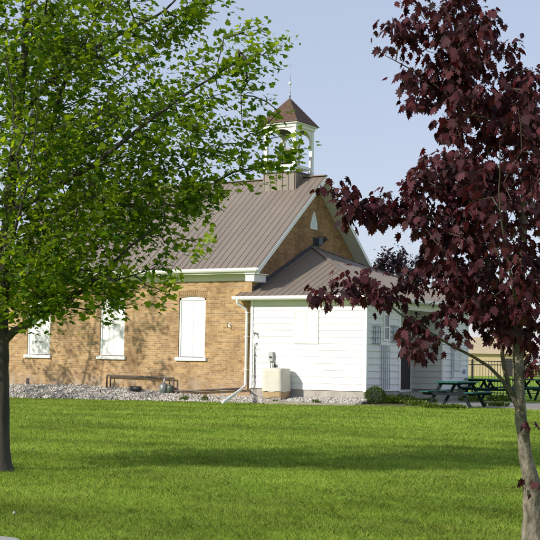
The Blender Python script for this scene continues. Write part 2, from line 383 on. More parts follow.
P(ball, 'finial_ball', WHITE, bel)
bell = MB().lathe((bx, Wh, zb0+.42), [(.30, 0), (.31, .02), (.25, .10), (.20, .22), (.17, .36), (.13, .44), (.04, .48)], 24)
P(bell, 'bell', BELLM, bel)
yo = MB().box(bx-.42, bx+.42, Wh-.05, Wh+.05, zb0+.92, zb0+1.0).box(bx-.44, bx-.36, Wh-.06, Wh+.06, zb0+.03, zb0+.92).box(bx+.36, bx+.44, Wh-.06, Wh+.06, zb0+.03, zb0+.92)
P(yo, 'bell_yoke', mat('grey_timber', (.30, .28, .26), .8), bel)

# annex --------------------------------------------------------------
r1 = 2.37; r2 = 5.82
rx = on(1, r2, 410, 370).x            # recess back wall
ZS1 = ZG-.13                           # soffit height
pitch = .2125
def siding(mb, axis, c, a0, a1, z0, z1, out, lap=.030):
    """lapped boards on plane axis=c, running a0..a1; out = outward sign"""
    z = z0
    while z < z1-1e-4:
        zt = min(z+pitch, z1); o0, o1 = lap*out, .001*out
        def p(a, z, o): return (a, c+o, z) if axis == 'y' else (c+o, a, z)
        vs = [p(a0, z, o0), p(a1, z, o0), p(a1, zt, o1), p(a0, zt, o1), p(a0, z, -.02*out), p(a1, z, -.02*out), p(a1, zt, -.02*out), p(a0, zt, -.02*out)]
        mb.add(vs, [(0,1,2,3), (4,7,6,5), (0,4,5,1), (3,2,6,7), (0,3,7,4), (1,5,6,2)])
        z = zt
    return mb
cbw = .10
P(siding(MB(), 'y', -.02, .06, A-.0, ZA, ZS1, -1, .017), 'clapboard_wall', SIDING)
P(siding(MB(), 'x', A, 0, r1-cbw, ZA, ZS1, 1), 'clapboard_wall', SIDING)
P(siding(MB(), 'x', A, r2+cbw, W, ZA, ZS1, 1), 'clapboard_wall', SIDING)
P(siding(MB(), 'y', r2, rx, A-.02, ZA, ZS1, -1), 'clapboard_wall', mat('shaded_recess_siding', (.66, .66, .60), .5, var=.08, scale=2))  # siding toned greyer here, the recess shade put into its colour
P(siding(MB(), 'y', r1, rx, A-.02, ZA, ZS1, 1), 'clapboard_wall', SIDING)
P(siding(MB(), 'x', rx, r1, r2, ZA, ZS1, 1), 'clapboard_wall', SIDING)
P(siding(MB(), 'y', W, .0, A, ZA, ZS1, 1), 'clapboard_wall', SIDING)
# corner boards
for (x0, x1, y0, y1) in ((.0, .09, -.056, .03), (A-.0, A+.034, -.056, -.005), (A-.08, A+.0, -.056, -.0515), (A-.02, A+.036, r1-cbw, r1+.034), (A-.02, A+.036, r2-.034, r2+cbw), (A-.03, A+.036, W-.06, W+.034)):
    P(MB().box(x0, x1, y0, y1, ZA-.01, ZS1), 'corner_board', WHITE)
# foundation, porch
P(MB().box(.02, A-.03, .0, r1-.03, -.05, ZA), 'foundation', FOUND)
P(MB().box(.02, A-.03, r2+.03, W-.02, -.05, ZA), 'foundation', FOUND)
P(MB().box(rx-.1, A+.1, r1-.027, r2+.027, -.05, .42), 'porch_floor', CONC)
P(MB().box(A+.1, A+.5, r1+.5, r2-.3, -.05, .22), 'porch_step', CONC)
# door in the back of the recess
d0 = on(0, rx, 399.5, 350).y; d1 = on(0, rx, 409.3, 350).y
dz0, dz1 = .50, 2.55
D = P(MB().box(rx+.018, rx+.05, d0, d1, dz0, dz1), 'door', DOORM)
P(MB().box(rx+.018, rx+.09, d0-.12, d1+.12, .421, dz0-.002), 'threshold', WHITE, D)
df = MB().box(rx+.018, rx+.06, d1+.001, d1+.1, dz0, dz1+.1).box(rx+.018, rx+.06, d0-.1, d0-.001, dz0, dz1+.1).box(rx+.018, rx+.06, d0, d1, dz1+.001, dz1+.1)
P(df, 'door_frame', WHITE, D)
P(MB().lathe((rx+.075, d1-.09, 1.45), [(.02, -.03), (.035, 0), (.02, .03)], 10), 'handle', GREYM, D)
# boarded window on the annex front
q0 = on(1, -.05, 295, 342); q1 = on(1, -.03, 317.5, 311.5)
aw = P(MB().box(q0.x, q1.x, -.050, -.03, q0.z, q1.z), 'window', SIDING, bevel=.003)
mb = MB(); xa, xb, za, zb = q0.x, q1.x, q0.z, q1.z
mb.box(xa-.05, xa-.001, -.054, -.03, za-.05, zb+.05).box(xb+.001, xb+.05, -.054, -.03, za-.05, zb+.05).box(xa, xb, -.054, -.03, zb+.001, zb+.05).box(xa, xb, -.054, -.03, za-.05, za-.001).box((xa+xb)/2-.015, (xa+xb)/2+.015, -.056, -.0505, za, zb)
P(mb, 'frame', SIDING, aw)
# windows of the right-hand face
def face_win(px0, px1, py0, py1, name, m, fr=.06):
    a = on(0, A+.02, px0, py1); b = on(0, A+.02, px1, py0)
    y0, y1, z0, z1 = a.y, b.y, a.z, b.z
    w = P(MB().box(A+.004, A+.040, y0, y1, z0, z1), name, m)
    f = MB().box(A+.004, A+.055, y0-fr, y0-.001, z0-fr, z1+fr).box(A+.004, A+.055, y1+.001, y1+fr, z0-fr, z1+fr).box(A+.004, A+.055, y0, y1, z1+.001, z1+fr).box(A+.004, A+.055, y0, y1, z0-fr, z0-.001)
    f.box(A+.041, A+.05, y0, y1, (z0+z1)/2-.02, (z0+z1)/2+.02)
    P(f, 'frame', WHITE, w); return w
face_win(384, 388.2, 315.5, 339, 'window', GLASS)
face_win(454.5, 460, 350.5, 368.5, 'window', mat('white_blind_glass', (.55, .58, .62), .3))
# annex hip roof -----------------------------------------------------
EX, EY = A+.40, -OA
ap = Vector((0, Wh, ZP))
def slab(poly, t0, t1, mb):
    a = [Vector(p)-Vector((0, 0, t0)) for p in poly]; mb.prism(a, (0, 0, -(t1-t0)))
near = [(-.45, EY, ZG), (EX, EY, ZG), (0.004, Wh, ZP), (0.004, 0-.003, ZG+(OA)*(ZP-ZG)/(Wh+OA)), (-.45, -.003, ZG+OA*(ZP-ZG)/(Wh+OA))]
right = [(EX, EY, ZG), (EX, W+OA, ZG), (.004, Wh, ZP)]
far = [(EX, W+OA, ZG), (.004, W+OA, ZG), (.004, Wh, ZP)]
ar = MB(); us = MB()
for pl in (near, right, far):
    slab(pl, 0, .035, ar); 
sn = (ZP-ZG)/(Wh+OA); sr = (ZP-ZG)/EX
x = -.42
while x < EX:
    # seam runs from the eave up to the hip (or the church wall)
    t = 1-max(x, 0)/EX
    ytop = EY+(Wh-EY)*t if x > 0 else -.02
    for m in (0, 1):
        if m and x < 0: continue
        ya, yb = (EY, ytop) if m == 0 else (W+OA, W-ytop)
        zt = ZG+sn*(ytop-EY)
        if abs(yb-ya) > .08: ar.obox((x, ya, ZG+.006), (x, yb, zt+.006), .02, .016)
    x += .25
y = EY+.2
while y < W+OA:
    t = 1-abs(y-Wh)/(Wh+OA); xt = EX*(1-t)
    if EX-xt > .08: ar.obox((EX, y, ZG+.006), (xt, y, ZG+sr*(EX-xt)+.006), .02, .016)
    y += .25
for yy in (EY, W+OA): ar.obox((EX, yy, ZG+.02), (0, Wh, ZP+.02), .14, .02)
P(ar, 'annex_roof', ROOF)
# soffit & fascia & gutter
sf = MB().box(-.44, EX-.02, EY+.02, -.037, ZS1+.002, ZS1+.02).box(A-.5, EX-.02, -.036, W+OA-.02, ZS1+.002, ZS1+.02).box(.02, A-.5, W+.02, W+OA-.02, ZS1+.002, ZS1+.02)
sf.box(rx, A-.5, r1, r2, ZS1+.002, ZS1+.02)
P(sf, 'soffit', SOFFIT)
P(MB().box(.092, A-.082, -.056, -.040, ZS1-.17, ZS1+.0), 'frieze', SOFFIT)  # frieze in soffit tone, its strip also painting the eave shadow band
P(MB().box(A+.0245, A+.038, 0, r1-.001, ZS1-.13, ZS1+.0).box(A-.01, A+.034, r1, r2, ZS1-.2, ZS1+.0)  .box(A+.0245, A+.038, r2+.001, W, ZS1-.13, ZS1+.0), 'frieze', WHITE)
def gutter_prof(s): return [(0, 0), (0, -.08), (s*.03, -.12), (s*.11, -.12), (s*.11, -.001), (s*.095, -.001), (s*.095, -.105), (s*.035, -.105), (s*.013, -.07), (s*.013, 0)]
gm = MB(); gm.prism([(-.5, EY-.1+u, ZG+.0+v) for u, v in gutter_prof(1)], (EX+.6, 0, 0)); P(gm, 'gutter', GUTTER)
gm = MB(); gm.prism([(EX+.1-u, EY+.012, ZG+v) for u, v in gutter_prof(1)], (0, W+2*OA-.02, 0)); P(gm, 'gutter', GUTTER)
# step flashing between gable wall and annex roof
fl = MB()
for s in (-1, 1):
    fl.obox((.014, Wh+s*(Wh-.02), ZP-sn*(Wh-.02)+.06), (.014, Wh, ZP+.06), .02, .12)
P(fl, 'flashing', mat('dark_flashing_lead', (.09, .09, .10), .5, .4))
# downspout
dt = on(1, -.10, 246.8, 309); db = on(1, -.10, 247.2, 385)
ds = MB().tube([(dt.x-.2, EY-.04, ZG-.11), (dt.x-.2, EY-.04, ZG-.22), (dt.x-.05, -.12, dt.z+.02), (dt.x, -.09, dt.z-.15), (dt.x, -.09, db.z), (dt.x-.03, -.14, db.z-.08), tuple(ground(223, 402.5, .14))], .045, 10)
P(ds, 'downspout', GUTTER)
for z in (1.1, 2.2, 3.0): P(MB().box(dt.x-.06, dt.x+.06, -.14, -.0, z, z+.03), 'downspout_strap', GUTTER)

# ------------------------------------------------------------------ things on the walls
fx = on(0, .12, 318.6, 241)
t = thing('floodlight', 'dark twin-box floodlight on the brick gable just above the annex roof peak', 'light fixture', (0, fx.y, fx.z))
MB().box(.001, .05, -.18, .28, -.20, .12).build('mounting_plate', BLUEDARK, t, .01)
MB().box(.052, .24, -.16, .10, -.16, .10).build('lamp_housing', BLUEDARK, t, .015)
MB().obox((.052, .26, -.02), (.26, .36, .14), .17, .15).build('lamp_housing', DARK, t, .015)
MB().obox((.16, .02, .14), (.16, .30, .2), .03, .03).build('bracket', DARK, t)

# gas meter and pipes on the brick wall
pA = on(1, -.14, 107, 375.5); pB = on(1, -.14, 159, 377)
t = thing('gas_meter', 'grey gas meter and dark iron pipe run standing low against the brick wall', 'gas meter', (pB.x, 0, 0))
X = lambda px, py: on(1, -.14, px, py).x-pB.x
mb = MB().tube([(pA.x-pB.x, -.14, .35), (pA.x-pB.x, -.14, pA.z), (0, -.14, pB.z-.02), (.12, -.14, pB.z-.02)], .035, 8)
mb.tube([(pA.x-pB.x+.16, -.14, .35), (pA.x-pB.x+.16, -.14, pA.z-.02)], .028, 8)
mb.build('inlet_pipe', RUST, t)
mb = MB().tube([(.62, -.14, pB.z-.03), (.62, -.14, pB.z-.45), (.9, -.14, pB.z-.47), (on(1, -.14, 246, 388.5).x-pB.x-.1, -.14, on(1, -.14, 246, 388.5).z)], .035, 8)
mb.tube([(.1, -.14, pB.z-.02), (.64, -.14, pB.z-.03)], .03, 8)
mb.build('outlet_pipe', RUST, t)
mb = MB().lathe((.26, -.2, pB.z-.62), [(.12, 0), (.15, .03), (.155, .2), (.15, .33), (.12, .38), (.05, .42)], 16)
mb.build('meter_body', mat('meter_grey', (.20, .215, .21), .45, .3), t)
MB().lathe((.53, -.2, pB.z-.55), [(.03, 0), (.11, .04), (.12, .2), (.11, .26), (.03, .30)], 14).build('regulator', mat('regulator_green_grey', (.10, .13, .11), .5, .3), t)
MB().tube([(.26, -.2, pB.z-.2), (.26, -.15, pB.z-.02)], .03, 8).build('riser_pipe', mat('galvanised', (.55, .55, .57), .35, .7), t)
pc = on(1, -.08, 210, 388)
bl = on(1, -.35, 135.5, 388.5)
t = thing('wall_lamp', 'black drum-shaped lamp lying low on the stones beneath the horizontal iron pipe', 'lamp', (bl.x, -.35, bl.z))
MB().tube([(-.2, 0, 0), (.2, 0, 0)], .085, 14).build('housing', DARK, t); MB().tube([(-.215, 0, .0), (-.2015, 0, .0)], .065, 14).build('lens', mat('lamp_lens', (.7, .72, .75), .2), t)
MB().box(-.03, .03, -.03, .3, -.03, .03).build('bracket', DARK, t)
vv = on(1, 0, 27.8, 381)
tag(MB().box(vv.x-.07, vv.x+.07, -.012, -.001, vv.z-.1, vv.z+.1).build('wall_vent', DARK), 'small black rectangular vent low in the brick wall beneath the leftmost boarded window', 'vent')
hk = on(1, 0, 229.5, 325)
t = thing('wall_hook', 'small pale hook on the brick between the right-hand boarded window and the downspout', 'hook', (hk.x, 0, hk.z))
MB().box(-.04, .04, -.012, -.001, -.06, .06).build('plate', GUTTER, t); MB().tube([(0, -.012, .03), (0, -.14, .05), (.0, -.16, -.02), (.0, -.10, -.08)], .014, 6).build('hook', GREYM, t)
# conduit, faucet, meter box on the annex
cq = on(1, -.07, 254.8, 343.5)
t = thing('conduit', 'thin dark conduit running down the left edge of the white annex wall', 'pipe', (cq.x, -.07, 0))
mb = MB().tube([(0, 0, .40), (0, 0, cq.z-.04), (.05, .0, cq.z), (.08, .03, cq.z)], .016, 8); mb.build('pipe', GREYM, t)
for z in (.9, 1.6): MB().box(-.03, .03, -.02, .025, z, z+.03).build('clip', GREYM, t)
fq = on(1, -.05, 256, 333.5)
t = thing('outdoor_tap', 'small grey outdoor tap high on the annex wall above the thin conduit', 'tap', (fq.x, -.045, fq.z))
MB().tube([(0, 0, 0), (0, -.12, 0), (0.02, -.15, -.07)], .02, 8).build('spout', GREYM, t); MB().lathe((0, -.08, .03), [(.05, 0), (.06, .01), (.05, .02)], 10).build('handle', GREYM, t)
eq = on(1, -.05, 272, 357); 
t = thing('meter_box', 'small grey electric box on the annex wall above the covered air conditioner', 'electric box', (eq.x, -.045, eq.z))
MB().box(-.08, .08, -.1, 0, -.14, .17).build('box', mat('box_grey', (.42, .43, .43), .5), t, .008)
MB().lathe((0, -.105, -.02), [(.05, 0), (.055, .03), (.03, .05)], 12).build('dial', GREYM, t)
MB().tube([(-.02, -.05, -.14), (-.02, -.05, -.36)], .014, 6).build('conduit', GREYM, t)
MB().lathe((.14, -.06, -.36), [(.035, 0), (.045, .04), (.04, .12), (.012, .17)], 10).build('plug', DARK, t)

# covered air conditioner
ac0 = on(1, -.12, 281, 369); 
a_l = on(1, -.8, 261.3, 380).x; a_r = on(1, -.8, 281, 380).x; a_top = on(1, -.8, 270, 369).z
acx = (a_l+a_r)/2; hw = (a_r-a_l)/2
t = thing('air_conditioner', 'outdoor air conditioner under a cream canvas cover beside the annex wall', 'air conditioner', (acx, -.47, 0))
vs = []; fs = []; nu = 40; nv = 10
for j in range(nv+1):
    tt = j/nv; z = .45+(a_top-.45)*tt
    for i in range(nu):
        a = 2*math.pi*i/nu; c, s = math.cos(a), math.sin(a)
        p_ = 8 if True else 2
        rr = (abs(c)**p_+abs(s)**p_)**(-1/p_)
        fold = 1+.02*math.sin(a*9+j*.3)*(1-tt)+.012*math.sin(a*23)
        taper = 1.03-.05*tt
        vs.append((hw*c*rr*fold*taper, .33*s*rr*fold*taper, z+.012*math.sin(a*5)))
top0 = len(vs)
for j, q in enumerate((.97, .85, .5)):
    for i in range(nu):
        b_ = vs[nv*nu+i]; vs.append((b_[0]*q, b_[1]*q, a_top+.015+.012*j))
vs.append((0, 0, a_top+.05))
for j in range(nv+3):
    for i in range(nu): fs.append((j*nu+i, j*nu+(i+1) % nu, (j+1)*nu+(i+1) % nu, (j+1)*nu+i))
for i in range(nu): fs.append(((nv+3)*nu+i, (nv+3)*nu+(i+1) % nu, len(vs)-1))
mb = MB(); mb.add(vs, fs, True); mb.build('canvas_cover', COVER, t)
vs = []; fs = []
for j in range(3):
    for i in range(nu):
        a = 2*math.pi*i/nu; c, s = math.cos(a), math.sin(a); rr = (abs(c)**6+abs(s)**6)**(-1/6); k = 1.0+.05*j*0+.02*math.sin(a*7+j)
        vs.append((hw*c*rr*k, .32*s*rr*k, (.46, .36, .26)[j]+.03*math.sin(a*4)))
for j in range(2):
    for i in range(nu): fs.append((j*nu+i, j*nu+(i+1) % nu, (j+1)*nu+(i+1) % nu, (j+1)*nu+i))
mb = MB(); mb.add(vs, fs, True); mb.build('tan_skirt', TAN, t)
MB().box(-hw*.95, hw*.95, -.3, .3, .0, .27).build('base_pad', CONC, t)

# trellises on the right-hand face
TRG = mat('shadow_grey_lattice', (.25, .29, .36), .6)  # white lattice bars greyed, their shadow lines put into the colour
UW = .45
def trellis(px0, px1, py0, py1, nv, nh, label, wd=.03):
    a = on(0, A+.05, px0, py1); b = on(0, A+.05, px1, py0); sp_ = (nv == 2)
    t = thing('trellis', label, 'trellis', (A+.05, a.y, a.z), group='white trellises on the annex side wall')
    h = b.z-a.z; w = b.y-a.y; m = MB(); n = MB()
    for k in range(nv): y = w*k/(nv-1); m.box(.012, .026, y-wd*UW, y+wd*UW, 0, h)
    if sp_: m.box(.0125, .0255, 0, w, h*.48, h*.5)
    for k in range(nh): z = h*k/(nh-1); n.box(-.004, .0115, -.03, w+.03, z-wd/2, z+wd/2)
    m.build('upright', TRG, t); n.build('crossbar', WHITE if h > 1 else TRG, t) if not sp_ else [MB().box(-.004, .0115, -.03, w+.03, h*k/2-wd/2, h*k/2+wd/2).build('crossbar', WHITE, t) for k in range(3)]; MB().box(-.028, -.005, w/2-.03, w/2+.03, .02, h-.02).build('spacer', WHITE, t)
trellis(373, 380, 326.5, 343.5, 4, 4, 'short square white trellis panel to the left of the narrow side window')
trellis(391.5, 397.5, 326.5, 342, 4, 4, 'short square white trellis panel between the narrow side window and the porch')
trellis(380.8, 389.5, 345.5, 389, 5, 5, 'tall white trellis ladder below the narrow side window')
trellis(451.5, 453.5, 348, 378, 2, 3, 'narrow white trellis strip on the far wall beyond the porch')
sg = on(0, A+.03, 464.3, 371.5)
tag(MB().box(A+.02, A+.035, sg.y-.10, sg.y+.10, sg.z-.08, sg.z+.08).build('wall_plaque', mat('blue_grey_plaque', (.16, .22, .40), .5)), 'small blue plaque low on the far end of the white side wall', 'plaque')

# ------------------------------------------------------------------ stone bed
ico = bmesh.new(); bmesh.ops.create_icosphere(ico, subdivisions=1, radius=1); iv = np.array([v.co[:] for v in ico.verts]); ifc = np.array([[v.index for v in f.verts] for f in ico.faces]); ico.free()
def fast_mesh(name, V, Fl, k, m, rnd=None, parent=None, smooth=False):
    me = bpy.data.meshes.new(name); nf = len(Fl)//k
    me.vertices.add(len(V)); me.vertices.foreach_set('co', np.asarray(V, np.float32).ravel())
    me.loops.add(len(Fl)); me.loops.foreach_set('vertex_index', np.asarray(Fl, np.int32))
    me.polygons.add(nf); me.polygons.foreach_set('loop_start', np.arange(0, nf*k, k, dtype=np.int32))
    if smooth: me.polygons.foreach_set('use_smooth', np.ones(nf, bool))
    me.materials.append(m); me.update(); me.validate()
    if rnd is not None:
        a = me.attributes.new('rnd', 'FLOAT', 'FACE'); a.data.foreach_set('value', np.asarray(rnd, np.float32))
    o = bpy.data.objects.new(name, me); C.objects.link(o)
    if parent: o.parent = parent
    return o
BW = 1.25
def bh(x): return .46-.30*np.clip((np.asarray(x, float)+7.0)/5.5, 0, 1)
def bed_z(x, y): return gz(x, y)+np.clip((y+BW)/BW, 0, 1)**.8*bh(x)
sp = []
n = 13000
xs = rng.uniform(XL-.6, A+.25, n); ys = -BW+BW*rng.uniform(0, 1, n)**.9
base_y = 0
zz = bed_z(xs, ys)+rng.uniform(-.02, .035, n)
rot = rng.normal(size=(n, 3, 3)); rot, _ = np.linalg.qr(rot)
sc = rng.uniform(.022, .058, n)[:, None]*rng.uniform(.6, 1.15, (n, 3))
keep = ~((xs > acx-hw-.05) & (xs < acx+hw+.05) & (ys > -.82) & (ys < -.1))
V = (iv[None]*sc[:, None, :]*(1+rng.uniform(-.15, .15, (n, len(iv), 1))))@rot
V = V+np.stack([xs, ys+.02*0, zz], 1)[:, None, :]
V = V[keep]; nn = len(V)
Fl = (ifc[None]+np.arange(nn)[:, None, None]*len(iv)).reshape(-1)
o = fast_mesh('stone_bed', V.reshape(-1, 3), Fl, 3, STONE, np.repeat(rng.uniform(0, 1, nn), len(ifc)), smooth=True)
tag(o, 'pale rounded river stones banked along the foot of the walls', 'stones', kind='stuff')
mb = MB(); xx_ = np.arange(XL-.7, A+.31, .5); yy_ = [-BW-.05, -BW*.8, -BW*.6, -BW*.4, -BW*.2, -.0]
mb.add([(x, y, float(bed_z(x, y))-.03) for x in xx_ for y in yy_], [(i*6+j, i*6+j+1, i*6+7+j, i*6+6+j) for i in range(len(xx_)-1) for j in range(5)], True)
tag(mb.build('soil_bank', mat('dark_soil', (.12, .10, .07), .95, var=.4, scale=9)), kind='structure')
# concrete path in front of the annex & the patio
def sheet(name, pts, z, m, t=.1):
    mb = MB(); mb.prism([(p[0], p[1], z) for p in pts], (0, 0, -t)); return tag(mb.build(name, m), kind='structure')
PATH = mat('worn_path', (.32, .285, .22), .95, var=.3, scale=3, bump=.4, bscale=20)
sheet('path', [(1.6, -1.62), (A+.45, -1.62), (A+.45, -1.12), (1.6, -1.12)], .165, PATH, .2)
SOIL = mat('garden_soil', (.13, .10, .065), .95, var=.4, scale=7, bump=.6, bscale=30)
sheet('garden_bed', [(A+.03, -1.1), (A+1.0, -1.1), (A+2.3, -.4), (A+1.6, 1.6), (A+.6, 2.6), (A+.03, 2.4)], .15, SOIL, .2)
sheet('patio', [(A+.5, .9), (A+2.3, .3), (A+9, 1.2), (A+30, 6), (A+30, 8.4), (A+4, 6.5), (A+.5, 6.2)], .155, CONC, .3)

# ------------------------------------------------------------------ picnic tables
def picnic(label):
    t = thing('picnic_table', label, 'picnic table', group='green picnic tables on the patio')
    for k in range(5):
        x = (k-2)*.152; MB().box(x-.07, x+.07, -.92, .92, .715, .755).build('top_plank', GREENT, t, .004)
    for s in (-1, 1):
        b = MB().box(s*.70-.14, s*.70-.003, -.92, .92, .425, .462).box(s*.70+.003, s*.70+.14, -.92, .92, .425, .462); b.build('bench', GREENT, t, .004)
    for y in (-.62, .62):
        for s in (-1, 1):
            MB().obox((s*.24, y+s*.022, .714), (s*.66, y+s*.022, 0), .04, .09, up=(1, 0, 0)).build('leg', FRAMEG, t)
        MB().box(-.36, .36, y-.02+.065, y+.02+.065, .66, .714).build('top_bearer', FRAMEG, t)
        MB().box(-.83, .83, y-.02-.065, y+.02-.065, .345, .424).build('seat_bearer', FRAMEG, t)
        sg = -1 if y > 0 else 1
        MB().obox((0, y+sg*.10, .36), (0, y+sg*.48, .70), .04, .07).build('brace', FRAMEG, t)
    return t
tb = picnic('nearest green picnic table with dark A-frame legs in front of the annex porch')
c = on(2, .157, 456.5, 406.6); tb.location = (c.x, c.y, .157); tb.rotation_euler.z = rad(3)
t2 = copy_tree(tb); tag(t2, 'green picnic table behind the nearest one, just left of the purple maple trunk'); c = on(2, .157, 487, 400); t2.location = (c.x, c.y, .157); t2.rotation_euler.z = rad(55)
t3 = copy_tree(tb); tag(t3, 'green picnic table seen to the right of the purple maple trunk'); c = on(2, .157, 533, 399.5); t3.location = (c.x, c.y, .157); t3.rotation_euler.z = rad(70)

# ------------------------------------------------------------------ iron fence
fa = on(2, 0, 462, 396.5); fdir = Rv0.copy()
t = thing('iron_fence', 'black iron picket fence across the lawn beyond the picnic tables', 'fence', fa, YAW)
top = on(2, 0, 470, 396); 
FH = 1.55; mb = MB(); L_ = 12
x = 0
while x < L_:
    mb.box(x-.01, x+.01, -.01, .01, .04, FH); x += .13
mb.build('pickets', DARK, t)
MB().box(0, L_, -.016, .016, FH-.16, FH-.12).box(0, L_, -.016, .016, .16, .20).box(0, L_, -.02, .02, FH, FH+.035).build('rails', DARK, t)
for k in range(6): MB().box(.45+k*2.3-.035, .45+k*2.3+.035, -.035, .035, 0, FH+.1).build('post', DARK, t)

# ------------------------------------------------------------------ far house
hp = ground(470, 365+1.9)
hb = CAM+(ray(468, 364)*150); hb.z = 0
t = thing('house', 'low cream-walled house far off beyond the iron fence', 'house', hb, YAW)
CREAM = mat('cream_stucco', (.62, .50, .30), .8, var=.06, scale=.4)
MB().box(-2, 7, 0, 8, -.1, 2.6).build('wall', CREAM, t)
MB().prism([(-2.4, -.4, 2.6), (-2.4, 8.4, 2.6), (-2.4, 4, 4.6)], (9.8, 0, 0)).build('roof', mat('tan_roof', (.50, .40, .26), .8, var=.1, scale=1), t)
MB().box(4.2, 5.2, -.03, 0.05, 0, 2.1).build('door', DOORM, t)

# ------------------------------------------------------------------ white car corner beside the camera
def car():
    # local: x forward, y left, origin under the body centre
    t = thing('parked_car', 'white car beside the lawn, only its bonnet edge in view', 'car')
    CARW = mat('white_car_paint', (.78, .79, .82), .18, 0, .6); TY = mat('tyre_rubber', (.02, .02, .02), .8); RM = mat('alloy_rim', (.5, .5, .52), .3, .8); LMP = mat('lamp_glass', (.6, .62, .65), .1)
    prof = [(-2.2, .55, .80), (-2.15, .92, .84), (-1.5, .98, .88), (-.9, 1.00, .89), (.6, .96, .89), (1.3, .93, .87), (1.9, .86, .82), (2.2, .72, .72), (2.27, .50, .62)]
    vs = []; fs = []; n = 16
    for (x, zt, hw_) in prof:
        for k in range(n+1):
            u = -1+2*k/n; s = math.copysign(1, u)*abs(u)
            if abs(u) > .8: y = s/abs(s)*hw_*(1 if abs(u) >= .8 else 1); z = .28+(zt-.10-.28)*(1-(abs(u)-.8)/.2)
            else: y = hw_*u/.8*(.97); z = zt-.10*(abs(u)/.8)**3
            vs.append((x, y, z))
    m = n+1
    for i in range(len(prof)-1):
        for k in range(n): fs.append((i*m+k, (i+1)*m+k, (i+1)*m+k+1, i*m+k+1))
        fs.append((i*m, i*m+n, (i+1)*m+n, (i+1)*m))
    fs += [tuple(range(m)), tuple(range((len(prof)-1)*m, len(prof)*m))]
    mb = MB(); mb.add(vs, fs, True); mb.build('body', CARW, t)
    cab = [(-1.9, .96, .78), (-1.35, 1.36, .66), (-.6, 1.45, .62), (.1, 1.40, .62), (.95, .95, .78)]
    vs = []; fs = []
    for x, z, h in cab: vs += [(x, -h, z), (x, h, z), (x, h*1.12, .93), (x, -h*1.12, .93)]
    for i in range(len(cab)-1):
        for k in range(4): fs.append((i*4+k, i*4+(k+1) % 4, i*4+4+(k+1) % 4, i*4+4+k))
    fs += [(0, 1, 2, 3), (16, 17, 18, 19)]
    mb = MB(); mb.add(vs, fs); mb.build('windows', GLASS, t, .02)
    MB().add([(-1.33, -.64, 1.375), (-1.33, .64, 1.375), (.08, .60, 1.415), (.08, -.60, 1.415), (-.6, -.6, 1.47), (-.6, .6, 1.47)], [(0,1,5,4), (4,5,2,3)], True).build('roof_panel', CARW, t)
    for x in (-1.4, 1.4):
        for s in (-1, 1):
            w = MB().tube([(x, s*.90, .32), (x, s*.68, .32)], .32, 24).build('wheel', TY, t); MB().tube([(x, s*.915, .32), (x, s*.70, .32)], .20, 18).build('rim', RM, w)
    for s in (-1, 1):
        MB().box(2.12, 2.24, s*.52-.13, s*.52+.13, .58, .68).build('headlight', LMP, t, .02)
        MB().box(-2.22, -2.12, s*.6-.12, s*.6+.12, .68, .82).build('tail_light', mat('tail_red', (.4, .02, .02), .2), t, .02)
        MB().box(.72, .9, s*.93-.07, s*.93+.07, .98, 1.10).build('mirror', CARW, t, .03)
    return t
cr = car()

# ------------------------------------------------------------------ vegetation
LEAF_R = [(0, 0), (.30, -.10), (.26, .10), (.55, .12), (.42, .28), (.60, .50), (.34, .48), (.26, .56), (.34, .75), (.16, .72), (0, 1.0)]
LEAF = np.array(LEAF_R+[(-x, y) for x, y in LEAF_R[1:-1][::-1]]); LEAF = np.c_[LEAF, -.30*np.abs(LEAF[:, 0])-.12*(LEAF[:, 1]-.3)**2*2]
LS = [(0, 0), (.28, -.05), (.5, .28), (.3, .36), (.32, .68), (.12, .66), (0, 1.0)]
LEAFS = np.array(LS+[(-x, y) for x, y in LS[1:-1][::-1]]); LEAFS = np.c_[LEAFS, -.3*np.abs(LEAFS[:, 0])-.15*LEAFS[:, 1]**2]
OVAL = np.array([(0, 0), (.25, .3), (.22, .7), (0, 1), (-.22, .7), (-.25, .3)]); OVAL = np.c_[OVAL, -.2*np.abs(OVAL[:, 0])]

LEAFP = LEAF.copy(); LEAFP[:, 0] *= .72; LEAFP[:, 2] = -.55*np.abs(LEAFP[:, 0])-.35*(LEAFP[:, 1]-.2)**2
def leaves_mesh(name, centers, dirs, ups, sizes, shape, m, parent, rnd):
    d = dirs/np.linalg.norm(dirs, axis=1, keepdims=True); u = ups-d*(ups*d).sum(1, keepdims=True); u /= np.linalg.norm(u, axis=1, keepdims=True)+1e-9
    r = np.cross(d, u)
    V = centers[:, None]+sizes[:, None, None]*(shape[None, :, 0:1]*r[:, None]+shape[None, :, 1:2]*d[:, None]+shape[None, :, 2:3]*u[:, None])
    k = len(shape); n = len(centers)
    return fast_mesh(name, V.reshape(-1, 3), np.arange(n*k), k, m, rnd, parent)

